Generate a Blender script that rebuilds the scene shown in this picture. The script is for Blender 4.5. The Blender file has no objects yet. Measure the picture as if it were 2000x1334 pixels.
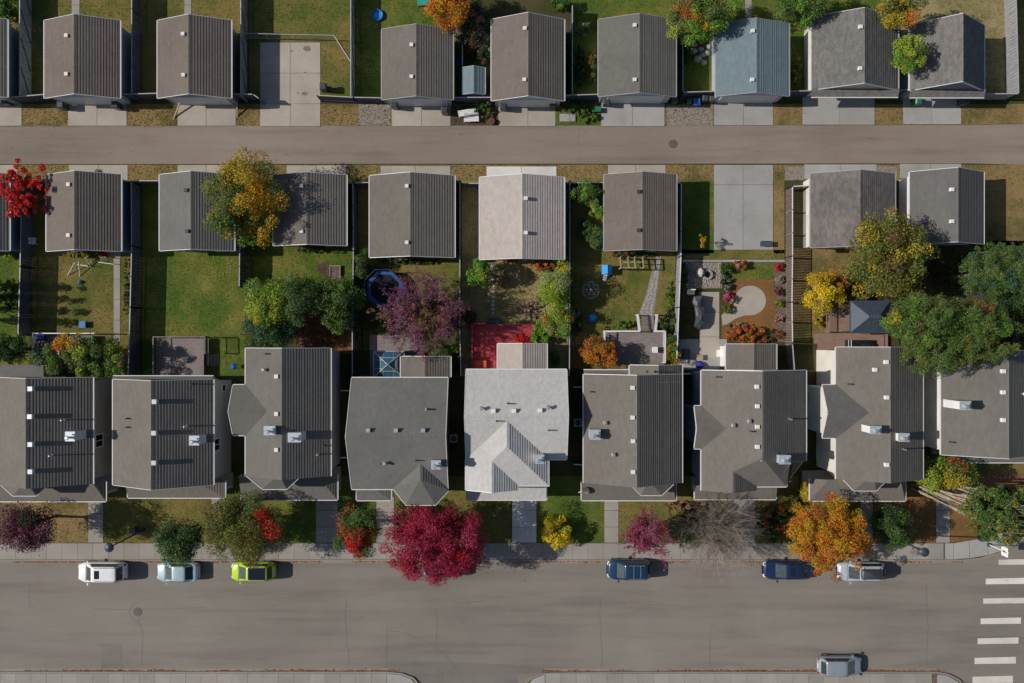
import bpy, math, random
import numpy as np
from mathutils import Vector, Matrix
R = math.radians
random.seed(7)
rng = np.random.default_rng(11)
scene = bpy.context.scene
col = scene.collection

# ------------------------------------------------------------ camera, sky, sun, exposure
ALT = 75.0                       # drone height above the street, metres
S = ALT * 36.0 / 28.0 / 2000.0   # metres of ground per photo pixel
cam_d = bpy.data.cameras.new('camera')
cam_d.sensor_width = 36.0; cam_d.lens = 28.0
cam_d.clip_start = 0.5; cam_d.clip_end = 2000.0
cam = bpy.data.objects.new('camera', cam_d)
cam.location = (0, 0, ALT); cam.rotation_euler = (0, 0, 0)
col.objects.link(cam); scene.camera = cam

SUN_EL = R(36.5)
w = bpy.data.worlds.new('World'); scene.world = w; w.use_nodes = True
nt = w.node_tree; nt.nodes.clear()
sky = nt.nodes.new('ShaderNodeTexSky'); sky.sky_type = 'NISHITA'; sky.sun_disc = False
sky.sun_elevation = SUN_EL; sky.sun_rotation = R(272)
bg = nt.nodes.new('ShaderNodeBackground'); bg.inputs['Strength'].default_value = 0.072
wo = nt.nodes.new('ShaderNodeOutputWorld')
nt.links.new(sky.outputs[0], bg.inputs[0]); nt.links.new(bg.outputs[0], wo.inputs[0])
sd = bpy.data.lights.new('sun', 'SUN'); sd.energy = 4.2; sd.angle = R(0.53); sd.color = (1.0, 0.94, 0.86)
so = bpy.data.objects.new('sun', sd); col.objects.link(so)
so.rotation_euler = Vector((math.cos(SUN_EL), -0.037*math.cos(SUN_EL), -math.sin(SUN_EL))).to_track_quat('-Z', 'Y').to_euler()
so.location = (-60, 0, 60)
scene.view_settings.view_transform = 'Standard'; scene.view_settings.look = 'None'
scene.view_settings.exposure = 0.0; scene.view_settings.gamma = 1.0
scene.view_settings.use_curve_mapping = False

# ------------------------------------------------------------ photo pixel -> place
def P(px, py, z=0.0):
    k = S * (1 - z / ALT)
    return ((px - 1000) * k, (667 - py) * k, z)
def wx(px, z=0.0): return (px - 1000) * S * (1 - z / ALT)
def wy(py, z=0.0): return (667 - py) * S * (1 - z / ALT)
class Plane:                      # z = a x + b y + c
    def __init__(s, a, b, c): s.a, s.b, s.c = a, b, c
    def at(s, px, py):
        u, v = (px - 1000) * S, (667 - py) * S
        q = s.a * u + s.b * v
        return P(px, py, (q + s.c) / (1 + q / ALT))
    def z(s, x, y): return s.a * x + s.b * y + s.c
def faceW(x0, ze, m): return Plane(m, 0, ze - m * x0)     # eave on the west, rises east
def faceE(x0, ze, m): return Plane(-m, 0, ze + m * x0)
def faceS(y0, ze, m): return Plane(0, m, ze - m * y0)     # eave on the south, rises north
def faceN(y0, ze, m): return Plane(0, -m, ze + m * y0)

# ------------------------------------------------------------ materials
MAT = {}
def _mat(name):
    m = bpy.data.materials.new(name); m.use_nodes = True
    MAT[name] = m
    n = m.node_tree
    return m, n, n.nodes['Principled BSDF']
def lin(r, g, b):
    f = lambda c: ((c/255+0.055)/1.055)**2.4 if c > 10 else c/255/12.92
    return (f(r), f(g), f(b), 1)
def rgba(c): return c if len(c) == 4 else (*c, 1)
def noise(n, scale, detail=4, rough=0.6, stretch=None):
    geo = n.nodes.new('ShaderNodeNewGeometry'); src = geo.outputs['Position']
    if stretch:
        mp = n.nodes.new('ShaderNodeMapping'); mp.inputs['Scale'].default_value = stretch
        n.links.new(src, mp.inputs['Vector']); src = mp.outputs['Vector']
    t = n.nodes.new('ShaderNodeTexNoise'); t.inputs['Scale'].default_value = scale
    t.inputs['Detail'].default_value = detail; t.inputs['Roughness'].default_value = rough
    n.links.new(src, t.inputs['Vector'])
    return t.outputs['Fac']
def ramp(n, fac, stops):
    r = n.nodes.new('ShaderNodeValToRGB')
    e = r.color_ramp.elements
    while len(e) < len(stops): e.new(0.5)
    for i, (p, c) in enumerate(stops): e[i].position = p; e[i].color = rgba(c)
    n.links.new(fac, r.inputs['Fac'])
    return r.outputs['Color']
def mix(n, fac, a, b, mode='MIX'):
    x = n.nodes.new('ShaderNodeMix'); x.data_type = 'RGBA'; x.blend_type = mode
    for s, v in ((0, fac), (6, a), (7, b)):
        if hasattr(v, 'links'): n.links.new(v, x.inputs[s])
        else: x.inputs[s].default_value = v
    return x.outputs[2]
def bump(n, b, h, strength=0.3, dist=0.02):
    x = n.nodes.new('ShaderNodeBump'); x.inputs['Strength'].default_value = strength
    x.inputs['Distance'].default_value = dist
    n.links.new(h, x.inputs['Height']); n.links.new(x.outputs[0], b.inputs['Normal'])
def sc(c, k): return (c[0]*k, c[1]*k, c[2]*k, 1)

def plain(name, c, rough=0.6, var=0.12, scale=1.5, metal=0.0, bmp=0.0):
    m, n, b = _mat(name)
    f = noise(n, scale, 5)
    n.links.new(ramp(n, f, [(0.3, sc(c, 1-var)), (0.7, sc(c, 1+var))]), b.inputs['Base Color'])
    b.inputs['Roughness'].default_value = rough; b.inputs['Metallic'].default_value = metal
    if bmp: bump(n, b, noise(n, 40, 3), bmp, 0.01)
    return m
def shingle(name, c, mottle=0.25, big=0.12, tint=None):
    m, n, b = _mat(name)
    fine = noise(n, 13.0, 3, 0.75)
    c1 = ramp(n, fine, [(0.25, sc(c, 1-mottle)), (0.5, c), (0.75, sc(tint or c, 1+mottle))])
    tabs = noise(n, 3.2, 2, 0.5, (1, 0.45, 1))
    c2 = mix(n, 0.16 if mottle < .3 else .4, c1, ramp(n, tabs, [(0.35, (0.6, 0.6, 0.6)), (0.65, (1.35, 1.33, 1.3))]), 'MULTIPLY')
    large = noise(n, 0.35, 3, 0.5)
    c3 = mix(n, 0.6, c2, ramp(n, large, [(0.3, (1-big,)*3), (0.7, (1+big,)*3)]), 'MULTIPLY')
    n.links.new(c3, b.inputs['Base Color']); b.inputs['Roughness'].default_value = 0.95
    b.inputs['Specular IOR Level'].default_value = 0.2
    bump(n, b, noise(n, 14, 4, 0.7), 0.6, 0.02)
    return m
def siding(name, c):
    m, n, b = _mat(name)
    geo = n.nodes.new('ShaderNodeNewGeometry'); sp = n.nodes.new('ShaderNodeSeparateXYZ')
    n.links.new(geo.outputs['Position'], sp.inputs[0])
    fr = n.nodes.new('ShaderNodeMath'); fr.operation = 'MULTIPLY'; fr.inputs[1].default_value = 6.5
    n.links.new(sp.outputs['Z'], fr.inputs[0])
    f2 = n.nodes.new('ShaderNodeMath'); f2.operation = 'FRACT'; n.links.new(fr.outputs[0], f2.inputs[0])
    n.links.new(ramp(n, noise(n, 0.7, 5), [(0.3, sc(c, .9)), (0.7, sc(c, 1.08))]), b.inputs['Base Color'])
    b.inputs['Roughness'].default_value = 0.55
    bump(n, b, f2.outputs[0], 0.5, 0.02)
    return m
def lawn_mat(name, green, dry, bare, bias):
    m, n, b = _mat(name)
    a = noise(n, 0.24, 6, 0.68); f = noise(n, 1.7, 5, 0.75); ff = noise(n, 11, 3, 0.7)
    c1 = ramp(n, a, [(bias-0.09, green), (bias+0.02, mixc(green, dry, .5)), (bias+0.11, dry)])
    c2 = mix(n, ramp(n, f, [(0.5, (0, 0, 0)), (0.78, (0.75,)*3)]), c1, bare)
    c3 = mix(n, 0.8, c2, ramp(n, ff, [(0.25, (0.55,)*3), (0.75, (1.5,)*3)]), 'MULTIPLY')
    n.links.new(c3, b.inputs['Base Color']); b.inputs['Roughness'].default_value = 1.0
    b.inputs['Specular IOR Level'].default_value = 0.1
    bump(n, b, ff, 0.9, 0.06)
    return m
def mixc(a, b, t): return tuple(a[i]*(1-t)+b[i]*t for i in range(3))+(1,)

def asphalt(name, c, streak):
    m, n, b = _mat(name)
    big = noise(n, 0.09, 5, 0.6); mid = noise(n, 0.55, 5, 0.65, streak); fine = noise(n, 22, 3, 0.7)
    c1 = ramp(n, big, [(0.3, sc(c, .86)), (0.7, sc(c, 1.1))])
    c2 = mix(n, 0.9, c1, ramp(n, mid, [(0.25, (0.70, 0.69, 0.69)), (0.5, (1, 1, 1)), (0.75, (1.13, 1.12, 1.11))]), 'MULTIPLY')
    c3 = mix(n, 0.7, c2, ramp(n, fine, [(0.25, (0.78,)*3), (0.75, (1.22,)*3)]), 'MULTIPLY')
    sp = noise(n, 1.3, 2, 0.5)
    c4 = mix(n, ramp(n, sp, [(0.70, (0, 0, 0)), (0.78, (0.35,)*3)]), c3, sc(c, .55))
    n.links.new(c4, b.inputs['Base Color']); b.inputs['Roughness'].default_value = 0.92
    b.inputs['Specular IOR Level'].default_value = 0.25
    bump(n, b, fine, 0.4, 0.01)
    return m
def concrete(name, c, stain=0.25):
    m, n, b = _mat(name)
    big = noise(n, 0.4, 5, 0.65); st = noise(n, 0.9, 4, 0.7, (0.6, 1, 1)); fine = noise(n, 16, 3, 0.7)
    oi = n.nodes.new('ShaderNodeObjectInfo')
    c0 = ramp(n, oi.outputs['Random'], [(0, sc(c, .9)), (1, sc(c, 1.07))])
    c1 = mix(n, 1, c0, ramp(n, big, [(0.3, (.86, .85, .84)), (0.7, (1.1, 1.1, 1.1))]), 'MULTIPLY')
    c2 = mix(n, ramp(n, st, [(0.56, (0, 0, 0)), (0.8, (stain,)*3)]), c1, sc(c, .45))
    c3 = mix(n, 0.6, c2, ramp(n, fine, [(0.25, (.82,)*3), (0.75, (1.18,)*3)]), 'MULTIPLY')
    n.links.new(c3, b.inputs['Base Color']); b.inputs['Roughness'].default_value = 0.9
    bump(n, b, fine, 0.25, 0.008)
    return m
def wood(name, c, wear=0.3, st=(1, 8, 8)):
    m, n, b = _mat(name)
    g = noise(n, 1.2, 5, 0.7, st); w_ = noise(n, 1.6, 4, 0.6)
    c1 = ramp(n, g, [(0.25, sc(c, .6)), (0.75, sc(c, 1.35))])
    g2 = (c[0]+c[1]+c[2])/3
    c2 = mix(n, ramp(n, w_, [(0.45, (0, 0, 0)), (0.75, (wear,)*3)]), c1, (g2*1.7, g2*1.65, g2*1.6, 1))
    n.links.new(c2, b.inputs['Base Color']); b.inputs['Roughness'].default_value = 0.8
    return m
def leafmat(name, trans=0.3):
    m, n, b = _mat(name)
    at = n.nodes.new('ShaderNodeAttribute'); at.attribute_name = 'tone'
    b.inputs['Roughness'].default_value = 0.55; b.inputs['Specular IOR Level'].default_value = 0.25
    n.links.new(at.outputs['Color'], b.inputs['Base Color'])
    t = n.nodes.new('ShaderNodeBsdfTranslucent'); n.links.new(at.outputs['Color'], t.inputs['Color'])
    ms = n.nodes.new('ShaderNodeMixShader'); ms.inputs[0].default_value = trans
    n.links.new(b.outputs[0], ms.inputs[1]); n.links.new(t.outputs[0], ms.inputs[2])
    n.links.new(ms.outputs[0], n.nodes['Material Output'].inputs['Surface'])
    return m
def carpaint(name, c, metal=0.3, rough=0.28):
    m, n, b = _mat(name)
    f = noise(n, 2.0, 4)
    n.links.new(ramp(n, f, [(0.3, sc(c, .93)), (0.7, sc(c, 1.05))]), b.inputs['Base Color'])
    b.inputs['Metallic'].default_value = metal; b.inputs['Roughness'].default_value = rough
    b.inputs['Coat Weight'].default_value = 0.5; b.inputs['Coat Roughness'].default_value = 0.08
    return m
def glassy(name, c, rough=0.06):
    m, n, b = _mat(name)
    f = noise(n, 3.0, 3)
    n.links.new(ramp(n, f, [(0.3, sc(c, .8)), (0.7, sc(c, 1.3))]), b.inputs['Base Color'])
    b.inputs['Roughness'].default_value = rough; b.inputs['Specular IOR Level'].default_value = 0.7
    return m

# shingles
shingle('roof_brown', (0.162, 0.138, 0.118, 1))
shingle('roof_taupe', (0.156, 0.142, 0.125, 1), 0.22)
shingle('roof_grey', (0.150, 0.148, 0.138, 1), 0.15)
shingle('roof_mottled', (0.150, 0.136, 0.128, 1), 0.4, 0.22)
shingle('roof_olive', (0.142, 0.136, 0.122, 1), 0.14)
shingle('roof_blue', (0.155, 0.205, 0.225, 1), 0.22, 0.1)
shingle('roof_grey_brightened', (0.46, 0.45, 0.435, 1), 0.22, 0.06)  # grey shingles lightened to copy the brightness laid over this lot
shingle('roof_beige_brightened', (0.42, 0.375, 0.34, 1), 0.2, 0.06)  # beige lifted the same way, lot brightness put into the colour
shingle('roof_shake', (0.145, 0.14, 0.134, 1), 0.5, 0.1)
shingle('roof_charcoal', (0.125, 0.122, 0.118, 1), 0.16)
for nm, c in (('side_grey', (0.24, 0.25, 0.27, 1)), ('side_taupe', (0.32, 0.29, 0.27, 1)), ('side_beige', (0.42, 0.40, 0.37, 1)),
              ('side_blue', (0.20, 0.28, 0.36, 1)), ('side_paleblue', (0.42, 0.47, 0.53, 1)), ('side_cream', (0.72, 0.69, 0.62, 1)),
              ('side_white', (0.74, 0.74, 0.72, 1)), ('side_navy', (0.10, 0.14, 0.20, 1))):
    siding(nm, c)
plain('trim_white', (0.66, 0.66, 0.66, 1), 0.4, 0.06)
plain('trim_grey', (0.36, 0.36, 0.37, 1), 0.5)
plain('door_panel', (0.60, 0.60, 0.58, 1), 0.45, 0.06)
plain('vent_white', (0.72, 0.71, 0.69, 1), 0.45, 0.1, 6)
plain('vent_dark', (0.05, 0.05, 0.05, 1), 0.5, 0.2)
plain('cap_metal', (0.60, 0.66, 0.70, 1), 0.35, 0.1, 4, 0.5)
plain('galvanised', (0.55, 0.56, 0.57, 1), 0.4, 0.15, 5, 0.7)
plain('black_plastic', (0.018, 0.019, 0.022, 1), 0.45, 0.2)
plain('bin_grey', (0.05, 0.055, 0.06, 1), 0.4, 0.15)
plain('bin_green', (0.02, 0.16, 0.07, 1), 0.4, 0.15)
plain('bin_blue', (0.02, 0.13, 0.40, 1), 0.4, 0.15)
plain('blue_fabric', (0.012, 0.07, 0.26, 1), 0.6, 0.25, 4)
plain('teal_fabric', (0.02, 0.28, 0.20, 1), 0.6, 0.2, 4)
plain('pool_blue', (0.03, 0.28, 0.68, 1), 0.25, 0.15, 3)
plain('mesh_black', (0.006, 0.009, 0.016, 1), 0.95, 0.3, 4)
plain('tarp_grey', (0.06, 0.062, 0.07, 1), 0.55, 0.2, 3)
plain('rubber', (0.015, 0.015, 0.016, 1), 0.8)
plain('rim_metal', (0.45, 0.46, 0.47, 1), 0.3, 0.1, 6, 0.7)
plain('red_lens', (0.40, 0.015, 0.02, 1), 0.2)
plain('lamp_lens', (0.7, 0.72, 0.74, 1), 0.15)
plain('pole_dark', (0.03, 0.04, 0.06, 1), 0.45)
plain('sign_white', (0.82, 0.81, 0.83, 1), 0.4, 0.03)
plain('sign_black', (0.015, 0.015, 0.02, 1), 0.5)
plain('stone_grey', (0.30, 0.29, 0.28, 1), 0.9, 0.35, 3, 0, 0.5)
plain('stone_pale', (0.48, 0.44, 0.40, 1), 0.9, 0.3, 3, 0, 0.5)
plain('rock_mulch', (0.42, 0.37, 0.34, 1), 0.9, 0.35, 6)
plain('soil', (0.075, 0.050, 0.035, 1), 1.0, 0.4, 2.0, 0, 0.8)
plain('mulch', (0.13, 0.095, 0.08, 1), 1.0, 0.4, 3.0, 0, 0.9)
plain('mulch_red', (0.17, 0.075, 0.035, 1), 1.0, 0.45, 2.0, 0, 0.9)
plain('gravel', (0.24, 0.21, 0.18, 1), 1.0, 0.45, 7.0, 0, 0.9)
plain('oil_stain', (0.165, 0.14, 0.12, 1), 0.8, 0.2, 3)
plain('iron', (0.115, 0.09, 0.075, 1), 0.7, 0.3, 8)
plain('tar', (0.12, 0.107, 0.093, 1), 0.7, 0.2, 3)
plain('terracotta', (0.30, 0.09, 0.06, 1), 0.8)
plain('purple_cover', (0.05, 0.03, 0.30, 1), 0.6, 0.3, 6)
plain('blue_metal', (0.045, 0.065, 0.095, 1), 0.6, 0.15, 2)
plain('bark', (0.12, 0.09, 0.07, 1), 0.95, 0.35, 6)
plain('bark_pale', (0.36, 0.30, 0.23, 1), 0.9, 0.3, 3)
plain('twig_pale', (0.27, 0.225, 0.185, 1), 0.9, 0.25, 3)
plain('twig_purple', (0.26, 0.14, 0.17, 1), 0.9, 0.3, 3)
glassy('glass_dark', (0.012, 0.016, 0.02, 1))
glassy('glass_teal', (0.03, 0.10, 0.16, 1), 0.12)
glassy('glass_windshield', (0.05, 0.07, 0.075, 1), 0.1)
asphalt('asphalt_street', (0.212, 0.190, 0.164, 1), (0.12, 1.2, 1))
asphalt('asphalt_lane', (0.235, 0.194, 0.162, 1), (0.1, 1.3, 1))
asphalt('asphalt_patch', (0.188, 0.17, 0.15, 1), (0.3, 1.0, 1))
concrete('concrete_walk', (0.29, 0.27, 0.238, 1))
concrete('concrete_drive', (0.38, 0.34, 0.29, 1), 0.4)
concrete('concrete_brightened', (0.60, 0.585, 0.56, 1), 0.1)  # concrete lightened in colour for the lot with brightness laid over it
concrete('concrete_cool', (0.33, 0.325, 0.31, 1))
concrete('kerb_stone', (0.25, 0.22, 0.185, 1), 0.35)
concrete('paint_white', (0.66, 0.62, 0.56, 1), 0.75)
wood('fence_wood', (0.062, 0.072, 0.098, 1), 0.15, (6, 6, 1))  # blue skylight on the shaded faces put into the wood colour
wood('fence_pale', (0.25, 0.25, 0.26, 1), 0.3, (6, 6, 1))
wood('fence_brown', (0.17, 0.125, 0.10, 1), 0.3, (6, 6, 1))
wood('deck_grey', (0.20, 0.165, 0.155, 1), 0.35, (1, 9, 9))
wood('deck_brown', (0.24, 0.15, 0.115, 1), 0.2, (1, 9, 9))
wood('deck_red', (0.42, 0.04, 0.06, 1), 0.15, (9, 1, 9))  # red raised to carry the brightness laid over its lot
wood('bench_red', (0.62, 0.075, 0.035, 1), 0.1, (1, 9, 9))
wood('timber', (0.36, 0.27, 0.18, 1), 0.2, (1, 6, 6))
leafmat('leaf', 0.28); leafmat('leaf_litter', 0.1); leafmat('grass_blade', 0.25)
G_ = (0.068, 0.115, 0.018, 1); D_ = (0.20, 0.155, 0.05, 1)
lawn_mat('lawn_green', G_, (0.185, 0.175, 0.04, 1), (0.15, 0.13, 0.05, 1), 0.53)
lawn_mat('lawn_olive', (0.085, 0.112, 0.022, 1), D_, (0.13, 0.095, 0.05, 1), 0.48)
lawn_mat('lawn_dry', (0.085, 0.085, 0.026, 1), (0.25, 0.175, 0.075, 1), (0.22, 0.15, 0.08, 1), 0.42)
lawn_mat('lawn_brown', (0.14, 0.09, 0.035, 1), (0.215, 0.11, 0.042, 1), (0.17, 0.09, 0.05, 1), 0.42)
lawn_mat('lawn_worn_brightened', (0.17, 0.16, 0.06, 1), (0.31, 0.25, 0.13, 1), (0.42, 0.33, 0.21, 1), 0.48)  # worn grass tones, lightened further to brighten the highlighted lot
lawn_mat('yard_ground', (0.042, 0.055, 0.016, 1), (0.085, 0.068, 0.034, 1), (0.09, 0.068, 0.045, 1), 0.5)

# ------------------------------------------------------------ mesh helpers
class MB:
    def __init__(s): s.v = []; s.f = []
    def add(s, vs, fs):
        o = len(s.v); s.v += [tuple(p) for p in vs]; s.f += [tuple(i+o for i in f) for f in fs]; return s
    def box(s, x0, y0, z0, x1, y1, z1):
        return s.add([(x0,y0,z0),(x1,y0,z0),(x1,y1,z0),(x0,y1,z0),(x0,y0,z1),(x1,y0,z1),(x1,y1,z1),(x0,y1,z1)],
                     [(0,3,2,1),(4,5,6,7),(0,1,5,4),(1,2,6,5),(2,3,7,6),(3,0,4,7)])
    def bar(s, p, q, wd, ht, drop=0.0):        # square bar from p to q, top edge at p/q minus drop
        p, q = Vector(p), Vector(q); d = (q-p)
        if d.length < 1e-5: return s
        d.normalize(); sd_ = d.cross(Vector((0,0,1)))
        sd_ = sd_.normalized() if sd_.length > 1e-4 else Vector((1,0,0))
        up = sd_.cross(d).normalized()
        a = sd_*wd/2; b0 = -up*(drop+ht); b1 = -up*drop
        vs = [p-a+b0, p+a+b0, p+a+b1, p-a+b1, q-a+b0, q+a+b0, q+a+b1, q-a+b1]
        return s.add(vs, [(0,1,2,3),(7,6,5,4),(0,4,5,1),(1,5,6,2),(2,6,7,3),(3,7,4,0)])
    def tube(s, p, q, r0, r1=None, n=8, cap=True):
        r1 = r0 if r1 is None else r1
        p, q = Vector(p), Vector(q); d = (q-p).normalized()
        a = d.cross(Vector((0,0,1))); a = a.normalized() if a.length > 1e-3 else Vector((1,0,0))
        b_ = d.cross(a)
        vs = []
        for c, r in ((p, r0), (q, r1)):
            for i in range(n):
                t = 2*math.pi*i/n; vs.append(c + a*math.cos(t)*r + b_*math.sin(t)*r)
        fs = [(i, (i+1)%n, n+(i+1)%n, n+i) for i in range(n)]
        if cap: fs += [tuple(range(n-1,-1,-1)), tuple(range(n, 2*n))]
        return s.add(vs, fs)
    def prism(s, poly, z0, z1):
        n = len(poly)
        A = sum(poly[i][0]*poly[(i+1)%n][1]-poly[(i+1)%n][0]*poly[i][1] for i in range(n))
        if A < 0: poly = poly[::-1]
        vs = [(p[0],p[1],z0) for p in poly]+[(p[0],p[1],z1) for p in poly]
        return s.add(vs, [tuple(range(n-1,-1,-1)), tuple(range(n,2*n))]+[(i,(i+1)%n,n+(i+1)%n,n+i) for i in range(n)])
    def sheet(s, poly, z):
        n = len(poly)
        A = sum(poly[i][0]*poly[(i+1)%n][1]-poly[(i+1)%n][0]*poly[i][1] for i in range(n))
        if A < 0: poly = poly[::-1]
        return s.add([(p[0],p[1],z) for p in poly], [tuple(range(n))])
    def mesh(s, name, mat, off=(0,0,0), smooth=False):
        me = bpy.data.meshes.new(name)
        ox, oy, oz = off
        me.from_pydata([(x-ox,y-oy,z-oz) for x,y,z in s.v], [], s.f)
        me.materials.append(MAT[mat] if isinstance(mat, str) else mat)
        if smooth: me.polygons.foreach_set('use_smooth', [True]*len(me.polygons))
        me.update(); return me
def link(name, me, parent=None, loc=(0,0,0), rotz=0.0):
    o = bpy.data.objects.new(name, me); col.objects.link(o)
    o.location = loc; o.rotation_euler = (0,0,rotz)
    if parent: o.parent = parent
    return o
def tag(o, label, cat=None, group=None, kind=None):
    o['label'] = label
    if cat: o['category'] = cat
    if group: o['group'] = group
    if kind: o['kind'] = kind
    return o
def thing(name, label, cat, loc, rotz=0.0, group=None):
    o = link(name, None, None, loc, rotz); o.empty_display_size = 0.3
    return tag(o, label, cat, group)
def org(t):                      # world position of the thing a part belongs to
    o = t
    while o.parent: o = o.parent
    return tuple(o.location)
def part(t, name, mb, mat, kind=None, smooth=False, label=None):   # mb in world coordinates, thing unrotated
    o = link(name, mb.mesh(name, mat, org(t), smooth), t)
    if kind: o['kind'] = kind
    if label: o['label'] = label
    return o
def structure(name, mb, mat, label):
    return tag(link(name, mb.mesh(name, mat)), label, kind='structure')
def pxpoly(pts, z=0.0): return [P(x, y, z)[:2] for x, y in pts]
def rect(x0, y0, x1, y1): return [(x0,y0),(x1,y0),(x1,y1),(x0,y1)]
# ------------------------------------------------------------ ground, blocks, roads
NOGRASS = []          # photo rectangles at ground level where no grass grows
structure('ground', MB().sheet([(-300,-300),(300,-300),(300,300),(-300,300)], -0.35), 'yard_ground', 'wide grassy ground under the whole neighbourhood')
RIGHT_KERB = [(1880,1093),(1915,1090),(1948,1081),(1978,1066),(2004,1045),(2022,1010),(2030,960)]
nb = [(-900,-900),(2032,-900),(2032,236),(1990,242),(1900,244),(-900,247)]
structure('north_block', MB().prism(pxpoly(nb), -0.3, 0.0), 'yard_ground', 'ground of the back yards beyond the lane')
mbk = [(-900,321),(1900,319),(2000,322),(2030,330),(2030,960)] + RIGHT_KERB[::-1][1:] + [(-900,1093)]
structure('middle_block', MB().prism(pxpoly(mbk), -0.3, 0.0), 'yard_ground', 'ground of the lots between lane and street')
sbl = [(-900,1315),(755,1315),(785,1318),(806,1326),(822,1345),(830,1400),(830,1900),(-900,1900)]
sbr = [(1015,1900),(1015,1360),(1024,1338),(1040,1325),(1060,1317),(1830,1315),(1852,1319),(1872,1329),(1890,1350),(1900,1400),(1900,1900)]
structure('south_block', MB().prism(pxpoly(sbl), -0.3, 0.0), 'lawn_olive', 'ground across the street left of the side street mouth')
structure('south_block', MB().prism(pxpoly(sbr), -0.3, 0.0), 'lawn_olive', 'ground across the street between side street and crosswalk')
lane = structure('lane', MB().prism(pxpoly([(-900,246),(1900,243),(1990,241),(2033,235),(2033,331),(2000,323),(1900,320),(-900,322)]), -0.3, -0.02), 'asphalt_lane', 'brownish worn asphalt back lane between the garage rows')
street = structure('street', MB().sheet(pxpoly([(-900,1080),(1880,1080),(1985,1050),(2010,-900),(2900,-900),(2900,1900),(-900,1900)]), -0.14), 'asphalt_street', 'wide grey brown asphalt street with cracks')

def strip(pts, wd, z, mb=None):
    mb = mb or MB(); v = [Vector((*P(x, y)[:2], 0)) for x, y in pts]
    L = []; Rr = []
    for i, p in enumerate(v):
        d = (v[min(i+1, len(v)-1)] - v[max(i-1, 0)]).normalized(); s_ = Vector((-d.y, d.x, 0))
        wv = wd*(0.7+0.6*random.random())/2
        L.append(p+s_*wv); Rr.append(p-s_*wv)
    vs = [(p.x,p.y,z) for p in L]+[(p.x,p.y,z) for p in Rr]; n = len(v)
    return mb.add(vs, [(n+i, n+i+1, i+1, i) for i in range(n-1)])
def wiggle(pts, step=7, amp=1.0):
    out = []
    for (x0,y0),(x1,y1) in zip(pts, pts[1:]):
        n = max(1, int(math.hypot(x1-x0, y1-y0)/step))
        for i in range(n):
            t = i/n; out.append((x0+(x1-x0)*t+random.uniform(-amp,amp), y0+(y1-y0)*t+random.uniform(-amp,amp)))
    out.append(pts[-1]); return out
cracks = [[(676,1172),(675,1200),(676,1245),(683,1300)], [(756,1226),(754,1312)], [(852,1190),(853,1284)],
          [(760,1232),(800,1240),(835,1255),(865,1275),(890,1305),(905,1334)], [(270,1206),(278,1240),(276,1300)],
          [(1172,1170),(1174,1240),(1177,1310)], [(1388,1225),(1388,1300)], [(193,1258),(236,1259),(237,1310)],
          [(57,1135),(55,1160),(57,1185)], [(855,1306),(857,1340)], [(925,1304),(926,1340)], [(900,1180),(950,1174)],
          [(1810,1140),(1814,1230),(1810,1310)], [(180,1190),(256,1192),(400,1188)], [(1255,1182),(1330,1182)]]
for c in cracks: part(street, 'crack', strip(wiggle(c, 6, 1.3), 0.04, -0.136), 'tar')
ring = [(268+17*math.cos(t*0.4), 1196+17*math.sin(t*0.4)) for t in range(17)]
part(street, 'crack', strip(ring[2:13], 0.04, -0.132), 'tar')
part(street, 'asphalt_patch', MB().sheet(pxpoly([(752,1296),(830,1292),(1010,1300),(1012,1345),(823,1345),(806,1324),(785,1316),(752,1312)]), -0.137), 'asphalt_patch')
part(street, 'asphalt_patch', MB().sheet(pxpoly([(195,1260),(235,1260),(236,1311),(196,1311)]), -0.1375), 'asphalt_patch')
for c in ([(1131,247),(1132,320)], [(1040,284),(1150,286),(1230,285)], [(1345,285),(1450,285),(1620,287)], [(610,284),(700,282)], [(1133,250),(1150,262)]):
    part(lane, 'crack', strip(wiggle(c), 0.035, -0.016), 'asphalt_patch')
for sx, sy, sa, sb in ((143,283,9,4),(20,287,5,3),(50,297,4,2),(100,298,6,2),(151,299,4,2.5),(215,298,4,1.5),(725,274,1.6,1.6),(560,302,6,2),(900,262,5,2),(1480,296,6,2),(1700,270,7,2)):
    part(lane, 'oil_stain', MB().sheet(pxpoly([(sx+sa*math.cos(q)*random.uniform(.6,1.1), sy+sb*math.sin(q)*random.uniform(.6,1.1)) for q in np.linspace(0, 5.9, 11)]), -.0145), 'oil_stain')
for sx, sy, sa, sb in ((595,183,7,4),(582,182,3,2),(570,100,3,2),(600,95,9,6),(596,142,3,2)):
    structure('stain', MB().sheet(pxpoly([(sx+sa*math.cos(q)*random.uniform(.6,1.1), sy+sb*math.sin(q)*random.uniform(.6,1.1)) for q in np.linspace(0, 5.9, 11)]), .048), 'oil_stain', 'dark oil stain on the concrete parking pad inside the rail fence')
def disc(px, py, r, z, n=20): return [(P(px,py)[0]+r*math.cos(2*math.pi*i/n), P(px,py)[1]+r*math.sin(2*math.pi*i/n)) for i in range(n)]
def manhole(ground_z, px, py, label):
    t = thing('manhole', label, 'manhole', P(px, py, ground_z))
    part(t, 'frame', MB().prism(disc(px, py, 0.42, 0, 24), ground_z-0.05, ground_z+0.006), 'iron')
    m = MB().prism(disc(px, py, 0.33, 0, 24), ground_z-0.02, ground_z+0.014)
    for k in (-2,-1,0,1,2):
        x, y, _ = P(px, py); h = math.sqrt(0.3**2-(k*0.11)**2)
        m.box(x-h, y+k*0.11-0.02, ground_z+0.01, x+h, y+k*0.11+0.02, ground_z+0.022)
    part(t, 'cover', m, 'iron')
part(lane, 'concrete_collar', MB().sheet(pxpoly([(1300,266),(1329,266),(1330,296),(1301,297)]), -0.015), 'asphalt_lane')
manhole(-0.014, 1315, 281, 'round iron manhole cover in the back lane')
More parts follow.
